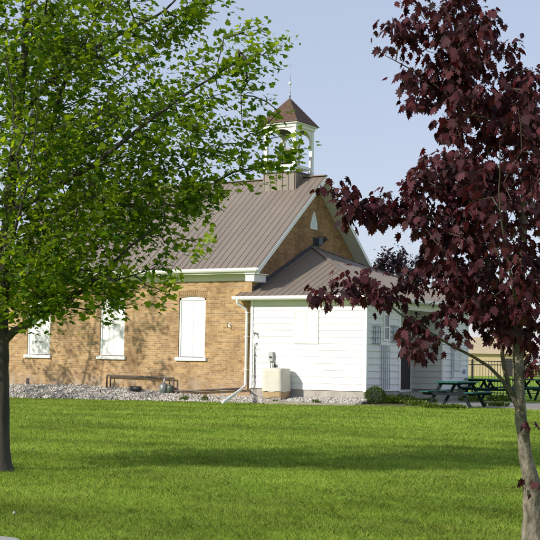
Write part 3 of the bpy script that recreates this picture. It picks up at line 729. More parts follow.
def grow_tree(base, limbs, targets, twig_r, bark, leafm, leaf_n, leaf_size, spread, shape, droop, name, label, cat, flat=.5, crown_name='crown', feather=0, group=None):
    """limbs: list of (points, radii) in world; targets Nx3 world. Returns thing."""
    t = thing(name, label, cat, base, group=group); b = np.array(base)
    nodes = []; par = []; rad_ = []; fixed = []
    mb = MB(); mb2 = MB()
    for pts, rr in limbs:
        P_ = [np.array(p) for p in pts]; out = []; ro = []
        for i in range(len(P_)-1):
            L0 = np.linalg.norm(P_[i+1]-P_[i]); k = max(2, int(L0/.12))
            p0 = P_[max(i-1, 0)]; p3 = P_[min(i+2, len(P_)-1)]
            for j in range(k):
                u = j/k
                q = .5*((2*P_[i])+(P_[i+1]-p0)*u+(2*p0-5*P_[i]+4*P_[i+1]-p3)*u*u+(-p0+3*P_[i]-3*P_[i+1]+p3)*u**3)
                out.append(q); ro.append(rr[i]*(1-u)+rr[i+1]*u)
        out.append(P_[-1]); ro.append(rr[-1])
        w = rng.normal(0, .004, (len(out), 3)); w[0] = 0
        (mb if pts is limbs[0][0] else mb2).tube([tuple(q+dw-b) for q, dw in zip(out, w)], ro, 12)
        for i, q in enumerate(out):
            if ro[i] < .075 or len(nodes) == 0: nodes.append(q); par.append(-1); rad_.append(ro[i])
    NB = len(nodes)
    N_ = np.zeros((200000, 3)); N_[:NB] = nodes; cnt = NB
    dist0 = np.array([np.min(np.linalg.norm(N_[:NB]-q, axis=1)) for q in targets])
    parent_ = [-1]*NB; tips = []
    root = np.array(base)
    trunkz = root[:2]
    for ti in np.argsort(dist0):
        q = targets[ti]; dd = np.linalg.norm(N_[:cnt]-q, axis=1)
        # favour nodes lying lower and nearer the trunk than the target
        hd = np.linalg.norm(N_[:cnt, :2]-trunkz, axis=1); hq = np.linalg.norm(q[:2]-trunkz)
        pen = 1+1.5*np.clip(hd-hq, 0, None)+1.2*np.clip(N_[:cnt, 2]-q[2]+.1*dd, 0, None)
        i = int(np.argmin(dd*pen)); a = N_[i].copy(); L0 = np.linalg.norm(q-a); k = max(1, int(L0/.14)); prev = i
        mid = (a+q)/2+rng.normal(0, .07*L0, 3)+np.array([0, 0, .08*L0])
        for j in range(1, k+1):
            u = j/k; w = (1-u)**2*a+2*u*(1-u)*mid+u*u*q
            N_[cnt] = w; parent_.append(prev); prev = cnt; cnt += 1
        tips.append((prev, q, a))
    # pipe model
    num = np.zeros(cnt)
    for tp in tips: num[tp[0]] += 1
    for i in range(cnt-1, NB-1, -1): num[parent_[i]] += num[i]
    r = twig_r*np.power(num+.3, .42)
    kids = {}
    for i in range(NB, cnt): kids.setdefault(parent_[i], []).append(i)
    done = set()
    starts = [(p, c_) for p, cs in kids.items() for c_ in cs if not (p >= NB and max(cs, key=lambda k: num[k]) == c_)]
    for p, c_ in starts:
        chain = [p, c_]
        while kids.get(chain[-1]): chain.append(max(kids[chain[-1]], key=lambda k: num[k]))
        rs = [min(r[k], r[chain[1]]) for k in chain]; rs[-1] *= .6
        mb2.tube([tuple(N_[k]-b) for k in chain], rs, 5 if rs[0] < .02 else 8, cap=False)
    mb.build('trunk', bark, t); mb2.build('branches', TWIG if bark is BARKR else bark, t)
    # leaves
    cs = []; ds = []; us = []; ss = []; rn = []
    for (idx, q, a) in tips:
        k = rng.poisson(leaf_n)+2; dirn = q-a; dirn = dirn/(np.linalg.norm(dirn)+1e-6); hue = rng.uniform(-.32, .32)
        ax_ = np.array([q[0]-root[0], q[1]-root[1], 0.0]); ax_ /= np.linalg.norm(ax_)+1e-6; ax_ = ax_*.75+np.array([0, 0, .85])+rng.normal(0, .30, 3); ax_ /= np.linalg.norm(ax_)
        for _ in range(k):
            if feather:
                u_ = rng.uniform(-1, .8); side = rng.normal(0, 1, 3); side -= ax_*(side@ax_); side /= np.linalg.norm(side)
                cs.append(q+ax_*u_*feather+side*rng.uniform(.02, .085)*(1.2-.5*u_)); ds.append(ax_*.55+side*.7+rng.normal(0, .25, 3)+np.array([0, 0, -droop]))
                us.append(rng.normal(0, .4, 3)+np.array([0, 0, 1.0])); ss.append(leaf_size*rng.uniform(.55, 1.2)*(1.1-.35*max(u_, 0))); rn.append(min(max(rng.normal(.45+.15*u_, .2)+hue, 0), 1))
                continue
            off = rng.normal(0, 1, 3); off /= np.linalg.norm(off); off *= spread*rng.uniform(.2, 1)**.7; off[2] *= flat
            d = off/(np.linalg.norm(off)+1e-6)*.8+dirn*.25+rng.normal(0, .35, 3)+np.array([0, 0, -droop])
            cs.append(q+off*.75-dirn*spread*rng.uniform(0, 1)); ds.append(d)
            us.append(rng.normal(0, .45, 3)+np.array([0, 0, 1.0])+off*.4); ss.append(leaf_size*rng.uniform(.6, 1.15)); rn.append(min(max(rng.normal(.5, .22)+hue, 0), 1))
    leaves_mesh(crown_name, np.array(cs)-b, np.array(ds), np.array(us), np.array(ss), shape, leafm, t, rn)
    return t, len(cs)

def P3(px, py, d): return np.array(at(px, py, d))
def blob(px, py, rx, ry, d, dr, n):
    out = []
    while len(out) < n:
        v = rng.uniform(-1, 1, 3)
        if v@v > 1: continue
        dd = d+v[2]*dr; k = d/dd
        # blob is round in the world about its own centre
        c = at(px, py, d); s = d/F_PX
        out.append(np.array(c+Rv*(v[0]*rx*s)+Uv*(v[1]*ry*s)+Fv*(v[2]*dr)))
    return out
def spray(pts, wd, d0, d1, n):
    out = []; P_ = np.array(pts, float); seg = np.linalg.norm(np.diff(P_, axis=0), axis=1); cum = np.r_[0, np.cumsum(seg)]
    for _ in range(n):
        s = rng.uniform(0, 1)**.8*cum[-1]; i = min(np.searchsorted(cum, s, side='right')-1, len(seg)-1); u = (s-cum[i])/seg[i]
        p = P_[i]*(1-u)+P_[i+1]*u; w = wd*(1.15-.75*s/cum[-1]); f = s/cum[-1]
        out.append(P3(p[0]+rng.normal(0, w*.6), p[1]+rng.normal(0, w*.6), d0+(d1-d0)*f+rng.normal(0, .12)))
    return out

# green maple (left) ---------------------------------------------------
DL = 17.1; bl_ = ground(1.5, 471)
DL = (Vector(bl_)-CAM).dot(Fv)
GREENLEAF = leaf_mat('fresh_green_leaves', (.045, .125, .009), (.33, .44, .025), (1.5, 1.4, .5), .58)
limbs = [
 ([tuple(bl_-Vector((0,0,.06))), P3(1.2, 463, DL), P3(1.2, 450, DL), P3(1.5, 400, DL), P3(1, 335, DL), P3(3, 270, DL), P3(12, 180, DL+.1), P3(22, 80, DL), P3(30, -40, DL-.1), P3(34, -150, DL)], [.20, .135, .108, .098, .096, .08, .07, .05, .03, .012]),
 ([P3(2, 342, DL), P3(14, 331, DL-.05), P3(32, 322, DL-.15), P3(56, 304, DL-.35), P3(84, 290, DL-.5), P3(108, 268, DL-.6), P3(132, 245, DL-.7), P3(165, 222, DL-.8)], [.06, .05, .042, .035, .028, .022, .016, .008]),
 ([P3(3, 290, DL), P3(25, 250, DL+.3), P3(42, 195, DL+.5), P3(48, 150, DL+.6), P3(62, 90, DL+.6), P3(95, 20, DL+.7), P3(120, -40, DL+.7)], [.06, .05, .045, .036, .028, .018, .01]),
 ([P3(8, 215, DL), P3(50, 190, DL-.4), P3(100, 160, DL-.7), P3(150, 120, DL-.9), P3(200, 85, DL-1.0), P3(240, 60, DL-1)], [.05, .042, .032, .022, .014, .007]),
 ([P3(40, 215, DL+.5), P3(80, 203, DL+.4), P3(125, 195, DL+.3), P3(170, 172, DL+.2), P3(195, 164, DL+.1)], [.032, .027, .02, .012, .003]),
 ([P3(18, 120, DL), P3(60, 70, DL-.2), P3(110, 40, DL-.3), P3(165, 10, DL-.3), P3(190, -20, DL-.3)], [.04, .034, .024, .014, .008]),
 ([P3(2, 320, DL), P3(-30, 280, DL+.2), P3(-80, 230, DL+.4), P3(-130, 160, DL+.4)], [.05, .04, .03, .012]),
 ([P3(4, 250, DL), P3(-20, 200, DL-.5), P3(-60, 130, DL-1.0), P3(-90, 40, DL-1.2)], [.05, .04, .03, .012]),
 ([P3(4, 270, DL), P3(15, 230, DL-.9), P3(30, 170, DL-1.6), P3(40, 90, DL-2)], [.03, .02, .012, .002]),
 ([P3(6, 240, DL), P3(20, 200, DL+1.0), P3(50, 150, DL+1.7), P3(70, 60, DL+2)], [.045, .034, .02, .003]),
]
T_ = []
for a in [(35, 55, 60, 75, DL, 1.8, 210), (45, 170, 60, 65, DL, 1.8, 200), (40, 255, 50, 45, DL-.2, 1.5, 140), (25, 300, 38, 20, DL-.2, 1.0, 50),
          (110, 55, 58, 60, DL, 1.6, 120), (115, 150, 55, 50, DL-.2, 1.5, 120), (105, 225, 52, 35, DL-.3, 1.2, 105), (90, 283, 48, 20, DL-.5, .9, 46),
          (172, 125, 40, 42, DL-.4, 1.1, 58), (165, 195, 42, 30, DL-.3, .9, 62), (60, -60, 120, 80, DL, 2, 170), (-80, 20, 90, 120, DL, 2, 170), (-90, 190, 90, 100, DL, 2, 170), (30, -150, 70, 60, DL, 1.5, 60)]:
    T_ += blob(*a[:6], int(a[6]*1.35))
T_ += blob(-190, 235, 100, 60, DL, 1.6, 330)+blob(-100, 270, 60, 35, DL, 1.4, 160)
for a in [([(150, 120), (200, 85), (245, 58), (288, 48)], 13, DL-.9, DL-1.1, 46), ([(160, 110), (205, 60), (235, 35), (268, 30)], 11, DL-.6, DL-.9, 26), ([(140, 50), (175, 20), (215, 0), (240, -10)], 13, DL-.3, DL-.4, 36),
          ([(175, 70), (188, 30), (205, -8)], 12, DL-.3, DL-.4, 24), ([(180, 160), (215, 140), (245, 120), (274, 100)], 9, DL-.5, DL-.7, 24), ([(205, 105), (240, 85), (262, 78)], 12, DL-.7, DL-.9, 20),
          ([(150, 215), (200, 187), (245, 170), (280, 162), (300, 155)], 8, DL-.3, DL-.5, 34), ([(225, 165), (262, 135), (283, 112)], 9, DL-.5, DL-.5, 17), ([(185, 165), (205, 158), (222, 150)], 10, DL, DL, 16), ([(235, 145), (268, 138), (292, 134)], 4, DL-.5, DL-.5, 9), ([(262, 128), (272, 120), (282, 113)], 3, DL-.5, DL-.5, 5), ([(290, 155), (305, 147), (314, 143)], 5, DL-.5, DL-.5, 5),
          ([(165, 215), (195, 205), (232, 190)], 11, DL-.4, DL-.5, 28), ([(140, 235), (175, 240), (205, 243), (229, 240)], 6, DL-.7, DL-.9, 17),
          ([(100, 270), (135, 285), (165, 290), (183, 283)], 9, DL-.6, DL-.9, 28), ([(60, 300), (95, 305), (125, 308), (140, 300)], 8, DL-.4, DL-.6, 22), ([(20, 318), (60, 316), (90, 314)], 6, DL-.3, DL-.6, 12),
          ([(120, 275), (150, 270), (178, 262)], 7, DL-.6, DL-.8, 10)]:
    a = (*a[:1], a[1]*.85, *a[2:4], int(a[4]*.8)); T_ += spray(*a)
_, nl = grow_tree(tuple(bl_), limbs, np.array(T_), .0032, BARKL, GREENLEAF, 9.5, .080, .19, LEAFS, .25, 'maple_tree', 'green-leaved maple with a dark straight trunk, left side of the lawn', 'tree', flat=.7, feather=.27)
print('left leaves', nl)

# purple maple (right) -------------------------------------------------
br_ = ground(536, 547); DR = (Vector(br_)-CAM).dot(Fv)
PURP = leaf_mat('purple_maple_leaves', (.018, .006, .009), (.105, .027, .035), (1.9, .6, .6), .28, .62, .25)
limbs = [
 ([tuple(br_-Vector((0,0,.06))), P3(535, 530, DR), P3(533, 505, DR), P3(531, 480, DR), P3(526, 455, DR), P3(521, 420, DR), P3(519, 395, DR), P3(518.5, 345, DR+.02), P3(520, 280, DR), P3(524, 200, DR+.05), P3(522, 130, DR), P3(520, 75, DR)], [.135, .100, .080, .068, .053, .048, .044, .042, .036, .026, .014, .003]),
 ([P3(521, 415, DR), P3(513, 396, DR-.03), P3(506, 380, DR-.05), P3(502, 355, DR-.05), P3(502, 320, DR-.1), P3(500, 270, DR-.15), P3(492, 200, DR-.2)], [.030, .022, .018, .016, .013, .009, .003]),
 ([P3(515, 398, DR-.02), P3(500, 378, DR-.1), P3(478, 359, DR-.15), P3(455, 347, DR-.2), P3(432, 334, DR-.3), P3(412, 322, DR-.35), P3(392, 308, DR-.4), P3(372, 297, DR-.4), P3(340, 292, DR-.45), P3(318, 294, DR-.5)], [.020, .015, .012, .010, .009, .008, .007, .005, .004, .002]),
 ([P3(519, 340, DR), P3(500, 300, DR), P3(480, 240, DR+.1), P3(466, 180, DR+.1), P3(460, 120, DR+.05), P3(457, 60, DR), P3(452, 0, DR), P3(448, -50, DR)], [.034, .03, .027, .022, .019, .015, .010, .005]),
 ([P3(478, 235, DR+.1), P3(450, 225, DR), P3(410, 212, DR-.1), P3(375, 212, DR-.15), P3(345, 200, DR-.2), P3(328, 184, DR-.2)], [.014, .012, .010, .008, .006, .003]),
 ([P3(461, 110, DR), P3(440, 90, DR), P3(410, 70, DR), P3(385, 55, DR)], [.008, .006, .005, .003]),
 ([P3(518, 300, DR), P3(545, 250, DR+.2), P3(580, 190, DR+.3), P3(600, 120, DR+.3)], [.03, .024, .018, .008]),
 ([P3(519, 320, DR), P3(510, 270, DR-.5), P3(500, 210, DR-.8), P3(500, 140, DR-1.0)], [.016, .010, .006, .001]),
 ([P3(519, 310, DR), P3(520, 260, DR+.5), P3(530, 200, DR+.9), P3(535, 140, DR+1.1)], [.016, .010, .006, .001]),
]
T_ = []
for a in [(458, 35, 40, 45, DR, .55, 62), (455, 95, 34, 45, DR, .55, 56), (448, 165, 28, 38, DR, .6, 46), (508, 100, 32, 45, DR, .7, 52), (520, 140, 48, 60, DR, .9, 95), (470, 190, 36, 36, DR, .8, 56), (505, 215, 50, 50, DR, .9, 95),
          (450, 255, 40, 32, DR, .6, 60), (500, 285, 48, 42, DR, .8, 90), (505, 325, 30, 24, DR, .7, 34), (535, 335, 14, 22, DR+.2, .4, 14), (455, 300, 28, 18, DR, .5, 18), (430, 220, 22, 20, DR-.1, .4, 18),
          (590, 160, 60, 105, DR, 1.0, 90), (592, 265, 50, 65, DR, .9, 55), (455, -30, 35, 30, DR, .5, 24), (534, 365, 8, 12, DR, .3, 4)]:
    T_ += blob(*a)
for a in [([(440, 45), (410, 30), (388, 22)], 9, DR, DR-.1, 16), ([(430, 15), (405, 5), (395, 0)], 7, DR, DR, 8), ([(440, 80), (410, 80), (385, 83)], 7, DR, DR-.1, 11), ([(430, 92), (408, 100), (400, 106)], 5, DR, DR, 7), ([(430, 50), (400, 46), (390, 50)], 4, DR, DR, 4),
          ([(480, 55), (500, 48), (525, 42)], 6, DR, DR, 10), ([(470, 25), (490, 15), (497, 22)], 6, DR, DR, 7),
          ([(430, 215), (400, 210), (372, 215), (350, 205)], 8, DR-.1, DR-.2, 24), ([(352, 200), (340, 185), (328, 180)], 5, DR-.2, DR-.2, 8), ([(350, 200), (345, 225), (350, 228)], 4, DR-.2, DR-.2, 5), ([(400, 190), (385, 195), (365, 203)], 5, DR-.1, DR-.2, 6),
          ([(430, 160), (418, 172), (412, 190)], 5, DR, DR, 8), ([(420, 178), (410, 180)], 4, DR, DR, 3),
          ([(430, 275), (400, 288), (370, 287), (345, 282)], 9, DR-.2, DR-.45, 20), ([(380, 285), (350, 275), (335, 272)], 6, DR-.4, DR-.45, 8), ([(350, 296), (325, 298), (312, 296)], 4, DR-.45, DR-.5, 6), ([(395, 300), (375, 303), (362, 303)], 4, DR-.35, DR-.4, 3),
          ([(440, 318), (420, 322), (405, 326)], 7, DR-.25, DR-.3, 6), ([(425, 338), (410, 348), (393, 352)], 5, DR-.3, DR-.35, 6), ([(420, 340), (424, 352)], 4, DR-.3, DR-.35, 3), ([(458, 335), (462, 340)], 4, DR-.2, DR-.2, 2), ([(452, 330), (445, 318)], 5, DR-.2, DR-.2, 4)]:
    T_ += spray(*a)
# shoots low on the trunk
T_ += [P3(521, 485, DR-.12), P3(533, 424, DR-.1), P3(538, 485, DR-.12)]
_, nl = grow_tree(tuple(br_), limbs, np.array(T_), .0020, BARKR, PURP, 5.2, .086, .15, LEAFP, 1.25, 'purple_maple', 'purple-leaved maple with pale lichen-spotted trunk, right edge of the lawn', 'tree', flat=.8)
print('right leaves', nl)

# dark tree behind the annex roof --------------------------------------
DB = 62; bp_ = at(402, 363, DB); bp_.z = 0
DARKL = leaf_mat('dusky_purple_leaves', (.022, .012, .022), (.055, .035, .045), (1, .7, .8), .25)
s = DB/F_PX
limbs = [([tuple(bp_), P3(402, 330, DB), P3(402, 290, DB), P3(401, 262, DB), P3(400, 250, DB)], [.22, .18, .12, .07, .03]), ([P3(402, 310, DB), P3(388, 280, DB), P3(380, 262, DB)], [.1, .06, .02]), ([P3(402, 305, DB), P3(418, 280, DB), P3(426, 262, DB)], [.1, .06, .02])]
T_ = blob(402, 280, 30, 22, DB, 1.3, 190)+spray([(385, 265), (378, 262)], 4, DB, DB, 14)+spray([(390, 260), (385, 253)], 3, DB, DB, 12)+spray([(402, 262), (400, 252)], 4, DB, DB, 14)+spray([(412, 262), (425, 257)], 4, DB, DB, 16)+spray([(418, 270), (428, 270)], 4, DB, DB, 10)
grow_tree(tuple(bp_), limbs, np.array(T_), .006, BARKL, DARKL, 9, .17, .42, LEAFS, .2, 'purple_tree', 'small dusky purple tree showing above the far slope of the annex roof', 'tree', flat=.8)

# trees standing left of the frame whose shade dapples the brick wall ---
def simple_tree(px, Y, H, rad_c, name, label, m, n=420):
    b = Vector((px, Y, 0)); T = []
    for _ in range(n):
        v = rng.normal(size=3); v /= np.linalg.norm(v); v *= rng.uniform(.25, 1)**.5
        T.append(np.array([b.x+v[0]*rad_c, b.y+v[1]*rad_c, H*.60+v[2]*H*.36]))
    z = lambda f, dx=0, dy=0: (b.x+dx, b.y+dy, H*f)
    limbs = [([(b.x-2.6, b.y, 0), z(.2, -2.0), z(.45, -1.0), z(.7, -.3), z(.92)], [.10, .08, .05, .03, .01])]
    for k in range(7):
        a = k*2.4; l = rad_c*.75; f = .3+.07*k
        limbs.append(([z(f), z(f+.09, l*.5*math.cos(a), l*.5*math.sin(a)), z(f+.2, l*math.cos(a), l*math.sin(a))], [.025, .014, .004]))
    return grow_tree((b.x-2.6, b.y, 0), limbs, np.array(T), .003, BARKL, m, 14, .12, .34, LEAFS, .2, name, label, 'tree', flat=.8)
SD = Vector((.46, .89, 0)).normalized(); TEL = math.tan(rad(27))
def shade_from(X, Z, dist):     # where a leaf must hang to shade wall point (X,0,Z), dist metres towards the sun
    p = Vector((X, 0, Z))-SD*dist; return p, Z+dist*TEL
simple_tree(-11.0, -9.0, 11.0, 3.3, 'shade_tree', 'broad green tree just outside the left edge, its shade falling on the brick wall', GREENLEAF, 260)

# shrubs ---------------------------------------------------------------
BUSHM = leaf_mat('clipped_bush_leaves', (.03, .06, .008), (.085, .13, .015), (1.1, 1.3, .5), .2)
def bush(c, r, hz, label, m, n=2600, name='bush', size=.035, sq=(1, 1)):
    t = thing(name, label, 'bush' if name == 'bush' else 'plant', c)
    v = rng.normal(size=(n, 3)); v /= np.linalg.norm(v, axis=1, keepdims=True); rr = rng.uniform(.72, 1.03, n)
    lump = 1+.07*np.sin(v[:, 0]*7+1)*np.cos(v[:, 2]*6)+.05*np.sin(v[:, 1]*11)
    p = v*(rr*lump)[:, None]*np.array([r*sq[0], r*sq[1], hz])+np.array([0, 0, hz*.92]); k = p[:, 2] > .01; p = p[k]; v = v[k]
    leaves_mesh('foliage', p, v+rng.normal(0, .5, v.shape)+np.array([0, 0, .4]), rng.normal(0, .6, v.shape)+v, rng.uniform(.6, 1.2, len(p))*size, OVAL, m, t, rng.uniform(0, 1, len(p)))
    mb = MB()
    for a in range(7): mb.tube([(0, 0, 0), (r*.4*math.cos(a*.9), r*.4*math.sin(a*.9), hz*.7), (r*.7*math.cos(a*.9), r*.7*math.sin(a*.9), hz*1.2)], [.015, .010, .004], 5)
    mb.build('stem', BARKL, t); return t
bush(on(2, .152, 375, 402.9)*0+Vector((A+.42, on(0, A+.42, 375, 400).y, .152)), .31, .28, 'dense round clipped green bush at the annex corner', BUSHM, 4200)
LOWM = leaf_mat('lush_low_leaves', (.05, .09, .012), (.14, .19, .03), (1.2, 1.3, .5), .3)
def tuft(loc, h, r, n, size, label, cat='plant', name='plant', m=LOWM, group=None):
    t = thing(name, label, cat, loc, group=group)
    a = rng.uniform(0, 2*math.pi, n); e = rng.uniform(.15, 1, n)
    base_ = np.c_[np.cos(a), np.sin(a), np.zeros(n)]*(r*.9*rng.uniform(0, 1, n)**.5)[:, None]; base_[:, 2] = h*rng.uniform(.0, .85, n)*(1-np.linalg.norm(base_[:, :2], axis=1)/r*.5)
    d = np.c_[np.cos(a)*.6, np.sin(a)*.6, e+.2]
    leaves_mesh('foliage', base_, d, np.c_[np.cos(a)*.3, np.sin(a)*.3, np.ones(n)]+rng.normal(0, .4, (n, 3)), rng.uniform(.6, 1.3, n)*size, OVAL, m, t, rng.uniform(0, 1, n))
    mb = MB()
    for k in range(6): mb.tube([(0, 0, -.02), (r*.3*math.cos(k), r*.3*math.sin(k), h*.5), (r*.5*math.cos(k), r*.5*math.sin(k), h*.9)], [.006, .004, .002], 4)
    mb.build('stem', LOWM, t); return t
def bedpt(px, py):
    p = on(2, .15, px, py)
    if p.x < A+2.5:
        q = on(0, A+.28+(px-380)*.012, px, py); p = Vector((q.x, q.y, .15))
    return p
for i, (px, py, h, r, lab) in enumerate([(388, 401.5, .34, .32, 'low leafy plant right beside the round clipped bush'), (396, 402, .30, .34, 'low leafy plant below the porch corner, middle of its bed'), (404, 402, .36, .34, 'taller leafy plant at the porch end of the bed'),
                                         (411, 404, .22, .36, 'spreading ground plant left of the nearest picnic table'), (428, 405.5, .16, .3, 'thin weedy plant beneath the left bench of the nearest picnic table'), (470, 398.5, .3, .4, 'weedy plant between the two nearer picnic tables'), (498, 398.5, .3, .45, 'weedy plant left of the purple maple trunk beneath the second table')]):
    tuft(bedpt(px, py), h, r, 420, .07, lab, group='low plants by the patio')
for i, (px, py, h, lab) in enumerate([(418, 406.5, .20, 'grassy tuft at the lawn edge just left of the nearest picnic table legs'), (434, 408.5, .16, 'grassy tuft between the left pair of legs of the nearest picnic table'), (452, 409, .14, 'grassy tuft at the lawn edge under the middle of the nearest picnic table'), (497, 407, .18, 'grassy tuft at the patio edge between the nearest table and the purple maple trunk'), (396, 404.5, .15, 'grassy tuft at the lawn edge in front of the low leafy plants')]):
    c = on(2, .12, px, py); tuft(c, h, .42, 260, .09, lab, group='grassy tufts along the patio edge')
def on_bed(px, py):
    for d in np.linspace(39, 50, 200):
        p = at(px, py, d)
        if p.y > -BW and p.z <= float(bed_z(p.x, p.y))+.03: return p
    return ground(px, py)
for px, py, h, lab in ((310, 391.5, .20, 'small weed in the stones, left of the three below the white wall'), (319.5, 392, .40, 'tallest weed in the stones below the white wall'), (339.5, 391.5, .27, 'short weed in the stones nearest the bush'), (316, 405, .22, 'grassy weed tuft at the edge of the stones in front of the white wall'), (205, 401, .22, 'weedy tuft in the stones left of the downspout foot'), (276, 403.5, .12, 'tiny weed at the stone edge in front of the covered air conditioner'), (184, 400, .16, 'small weed in the stones beneath the right-hand boarded window')):
    tuft(on_bed(px, py), h, .10 if h > .2 else .14, 70, .07, lab, 'weed', 'weed', group='weeds in the stone bed')
# clover and broad-leaved weeds scattered in the turf
cc_ = []; 
for _ in range(150):
    d = 10+12*rng.uniform()**.8; u = rng.uniform(-.22, .22); c = np.array([CX, CY])+d*np.array([Fv.x, Fv.y])/math.hypot(Fv.x, Fv.y)+d*u*np.array([Rv0.x, Rv0.y])
    k = rng.integers(8, 40); q = rng.normal(0, rng.uniform(.04, .14), (k, 2))+c; cc_.append(np.c_[q, gz(q[:, 0], q[:, 1])+rng.uniform(.02, .045, k)])
cc_ = np.concatenate(cc_); n = len(cc_)
o = leaves_mesh('clover', cc_, rng.normal(size=(n, 3))*[1, 1, .3], rng.normal(0, .3, (n, 3))+[0, 0, 1], rng.uniform(.015, .032, n), OVAL, LOWM, None, rng.uniform(0, 1, n))
tag(o, 'small broad-leaved clover patches in the lawn', 'clover', kind='stuff')
# dandelion clock
dp = ground(14, 521.5)
t = thing('dandelion', 'single white dandelion head in the lawn near the lower left corner', 'flower', dp)
MB().tube([(0, 0, 0), (.005, 0, .05), (.0, .003, .075)], .0025, 5).build('stem', LOWM, t)
MB().lathe((0, 0, .075), [(.003, -.010), (.013, -.006), (.015, .002), (.012, .010), (.004, .014)], 12).build('seed_head', mat('seed_head_white', (.42, .42, .38), 1), t)

# place the car: the corner of its bonnet enters the bottom left corner
cc = at(12, 534, 4.75)
cr.rotation_euler = (0, 0, rad(0))
car_dir = (Rv0*.94+Vector((Fv.x, Fv.y, 0)).normalized()*.34); ang = math.atan2(car_dir.y, car_dir.x)
cr.rotation_euler = (0, 0, ang)
tip = Vector((math.cos(ang), math.sin(ang), 0))*1.95+Vector((-math.sin(ang), math.cos(ang), 0))*.78
cr.location = (cc.x-tip.x, cc.y-tip.y, 0)

# ------------------------------------------------------------------ grass blades
GR = bpy.data.materials.new('grass_blades'); GR.use_nodes = True
def grass_mat():
    N = GR.node_tree.nodes; L = GR.node_tree.links; b = N['Principled BSDF']; b.inputs['Roughness'].default_value = .7; b.inputs['Specular IOR Level'].default_value = .12
    a = N.new('ShaderNodeAttribute'); a.attribute_name = 'rnd'; r = N.new('ShaderNodeValToRGB'); e = r.color_ramp.elements
    e[0].color = (.12, .215, .018, 1); e[1].color = (.56, .54, .18, 1); x = e.new(.55); x.color = (.285, .385, .058, 1); x = e.new(.9); x.color = (.41, .49, .095, 1)
    L.new(a.outputs['Fac'], r.inputs[0])
    g = N.new('ShaderNodeTexCoord'); n = N.new('ShaderNodeTexNoise'); n.inputs['Scale'].default_value = 1; n.inputs['Detail'].default_value = 7; n.inputs['Roughness'].default_value = .62; mpg = N.new('ShaderNodeMapping'); mpg.inputs['Rotation'].default_value = (0, 0, -YAW-.25); mpg.inputs['Scale'].default_value = (.33, .8, 1); L.new(g.outputs['Object'], mpg.inputs[0]); L.new(mpg.outputs[0], n.inputs['Vector'])
    mr = N.new('ShaderNodeMapRange'); mr.inputs[1].default_value = .34; mr.inputs[2].default_value = .66; mr.inputs[3].default_value = .62; mr.inputs[4].default_value = 1.36; L.new(n.outputs['Fac'], mr.inputs[0])
    mx = N.new('ShaderNodeVectorMath'); mx.operation = 'SCALE'; L.new(r.outputs[0], mx.inputs[0]); L.new(mr.outputs[0], mx.inputs['Scale']); # dry, yellower patches
    n2 = N.new('ShaderNodeTexNoise'); n2.inputs['Scale'].default_value = .6; n2.inputs['Detail'].default_value = 8; n2.inputs['Roughness'].default_value = .7; mp2 = N.new('ShaderNodeMapping'); mp2.inputs['Location'].default_value = (7, 3, 0); L.new(g.outputs['Object'], mp2.inputs[0]); L.new(mp2.outputs[0], n2.inputs['Vector'])
    m2 = N.new('ShaderNodeMapRange'); m2.inputs[1].default_value = .50; m2.inputs[2].default_value = .68; m2.inputs[4].default_value = .3; L.new(n2.outputs['Fac'], m2.inputs[0])
    dry = N.new('ShaderNodeMixRGB'); dry.inputs[2].default_value = (.44, .46, .12, 1); L.new(m2.outputs[0], dry.inputs[0]); L.new(mx.outputs[0], dry.inputs[1])
    L.new(dry.outputs[0], b.inputs['Base Color'])
    t = N.new('ShaderNodeBsdfTranslucent'); L.new(dry.outputs[0], t.inputs['Color']); ms = N.new('ShaderNodeMixShader'); ms.inputs[0].default_value = .45
    L.new(b.outputs[0], ms.inputs[1]); L.new(t.outputs[0], ms.inputs[2]); L.new(ms.outputs[0], N['Material Output'].inputs['Surface'])
grass_mat()
Vs = []; Rn = []
fwd = np.array([Fv.x, Fv.y]); fwd /= np.linalg.norm(fwd); rgt = np.array([Rv0.x, Rv0.y]); c0 = np.array([CX, CY])
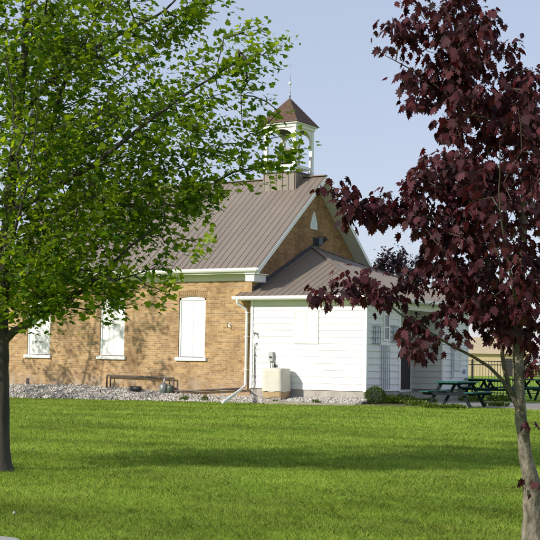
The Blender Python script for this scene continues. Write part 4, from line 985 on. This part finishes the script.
def blades(d0, d1, dens, h, w):
    hw0 = .235
    area = (d1**2-d0**2)*hw0; n = int(area*dens)
    d = np.sqrt(rng.uniform(d0**2, d1**2, n)); u = rng.uniform(-hw0, hw0, n)
    p = c0+d[:, None]*fwd+(d*u)[:, None]*rgt
    # clumpiness
    cl = np.sin(p[:, 0]*5.1+np.sin(p[:, 1]*3.7)*2)*np.sin(p[:, 1]*4.3+np.sin(p[:, 0]*2.9)*2)
    ok = ~((p[:, 0] > XL-.6) & (p[:, 0] < A+.3) & (p[:, 1] > -BW+.02)) & ~((p[:, 0] > 1.15) & (p[:, 0] < A+.42) & (p[:, 1] > -2.02) & (p[:, 1] < -1.3)) & ~((p[:, 0] > A+.45) & (p[:, 1] > .25+(p[:, 0]-A)*.05+.15*np.sin(p[:, 0]*3)) & (p[:, 1] < 6.3+(p[:, 0]-A)*.08)) & (rng.uniform(0, 1, n) < .75+.25*cl) & (p[:, 1] < 7.9+(p[:, 0]-A)*.3) & ~((p[:, 0] > XL-.6) & (p[:, 0] < A) & (p[:, 1] > -BW))
    p = p[ok]; cl = cl[ok]; n = len(p)
    hh = h*rng.uniform(.55, 1.2, n)*(1+.25*cl); a = rng.uniform(0, 2*math.pi, n); ln = rng.uniform(.2, 1.3, n)*hh; b = rng.uniform(0, 2*math.pi, n)
    gz_ = gz(p[:, 0], p[:, 1]); wx = np.cos(a)*w/2; wy = np.sin(a)*w/2
    v0 = np.c_[p[:, 0]-wx, p[:, 1]-wy, gz_]; v1 = np.c_[p[:, 0]+wx, p[:, 1]+wy, gz_]
    mx_ = p[:, 0]+np.cos(b)*ln*.35; my_ = p[:, 1]+np.sin(b)*ln*.35
    v2 = np.c_[mx_+wx*.75, my_+wy*.75, gz_+hh*.6]; v3 = np.c_[mx_-wx*.75, my_-wy*.75, gz_+hh*.6]; v4 = np.c_[p[:, 0]+np.cos(b)*ln, p[:, 1]+np.sin(b)*ln, gz_+hh]
    Vs.append(np.stack([v0, v1, v2, v4, v3], 1).reshape(-1, 3)); Rn.append(np.clip(rng.beta(2, 2.4, n)+.06*cl, 0, 1))
blades(9.2, 13.5, 4600, .042, .0042); blades(13.5, 19, 2000, .042, .0065); blades(19, 27, 950, .042, .010); blades(27, 48, 400, .045, .016)
V = np.concatenate(Vs); rn = np.concatenate(Rn); print('blades', len(rn))
o = fast_mesh('grass', V, np.arange(len(V)), 5, GR, rn)
tag(o, 'short mown yellow-green lawn grass', 'grass', kind='stuff')

# ------------------------------------------------------------------ light
wd = bpy.data.worlds.new('World'); S.world = wd; wd.use_nodes = True; N = wd.node_tree.nodes; L = wd.node_tree.links
sky = N.new('ShaderNodeTexSky'); sky.sky_type = 'NISHITA'; sky.sun_disc = False
EL = rad(27); sky.sun_elevation = EL; sky.sun_rotation = math.atan2(-SD.x, -SD.y); sky.altitude = 200; sky.air_density = 1.0; sky.dust_density = .6; sky.ozone_density = 1.0
tint = N.new('ShaderNodeMixRGB'); tint.blend_type = 'MULTIPLY'; tint.inputs[0].default_value = 1; tint.inputs[2].default_value = (1.2, 1.0, 1.0, 1)
haze = N.new('ShaderNodeMixRGB'); haze.inputs[0].default_value = .72; haze.inputs[2].default_value = (3.1, 3.58, 4.5, 1)   # thin even high haze
L.new(sky.outputs[0], tint.inputs[1]); L.new(tint.outputs[0], haze.inputs[1]); L.new(haze.outputs[0], N['Background'].inputs[0]); N['Background'].inputs[1].default_value = .13
sd = bpy.data.lights.new('sun', 'SUN'); sd.energy = 3.5; sd.angle = rad(.53); sd.color = (1, .93, .82)
so = bpy.data.objects.new('sun', sd); C.objects.link(so)
dirv = Vector((SD.x*math.cos(EL), SD.y*math.cos(EL), -math.sin(EL))); so.rotation_euler = dirv.to_track_quat('-Z', 'Y').to_euler(); so.location = (0, -20, 30)
S.view_settings.view_transform = 'Standard'; S.view_settings.look = 'None'; S.view_settings.exposure = .38; S.view_settings.gamma = 1
S.render.engine = 'CYCLES'; S.cycles.use_denoising = True; S.cycles.max_bounces = 6; S.cycles.transparent_max_bounces = 4
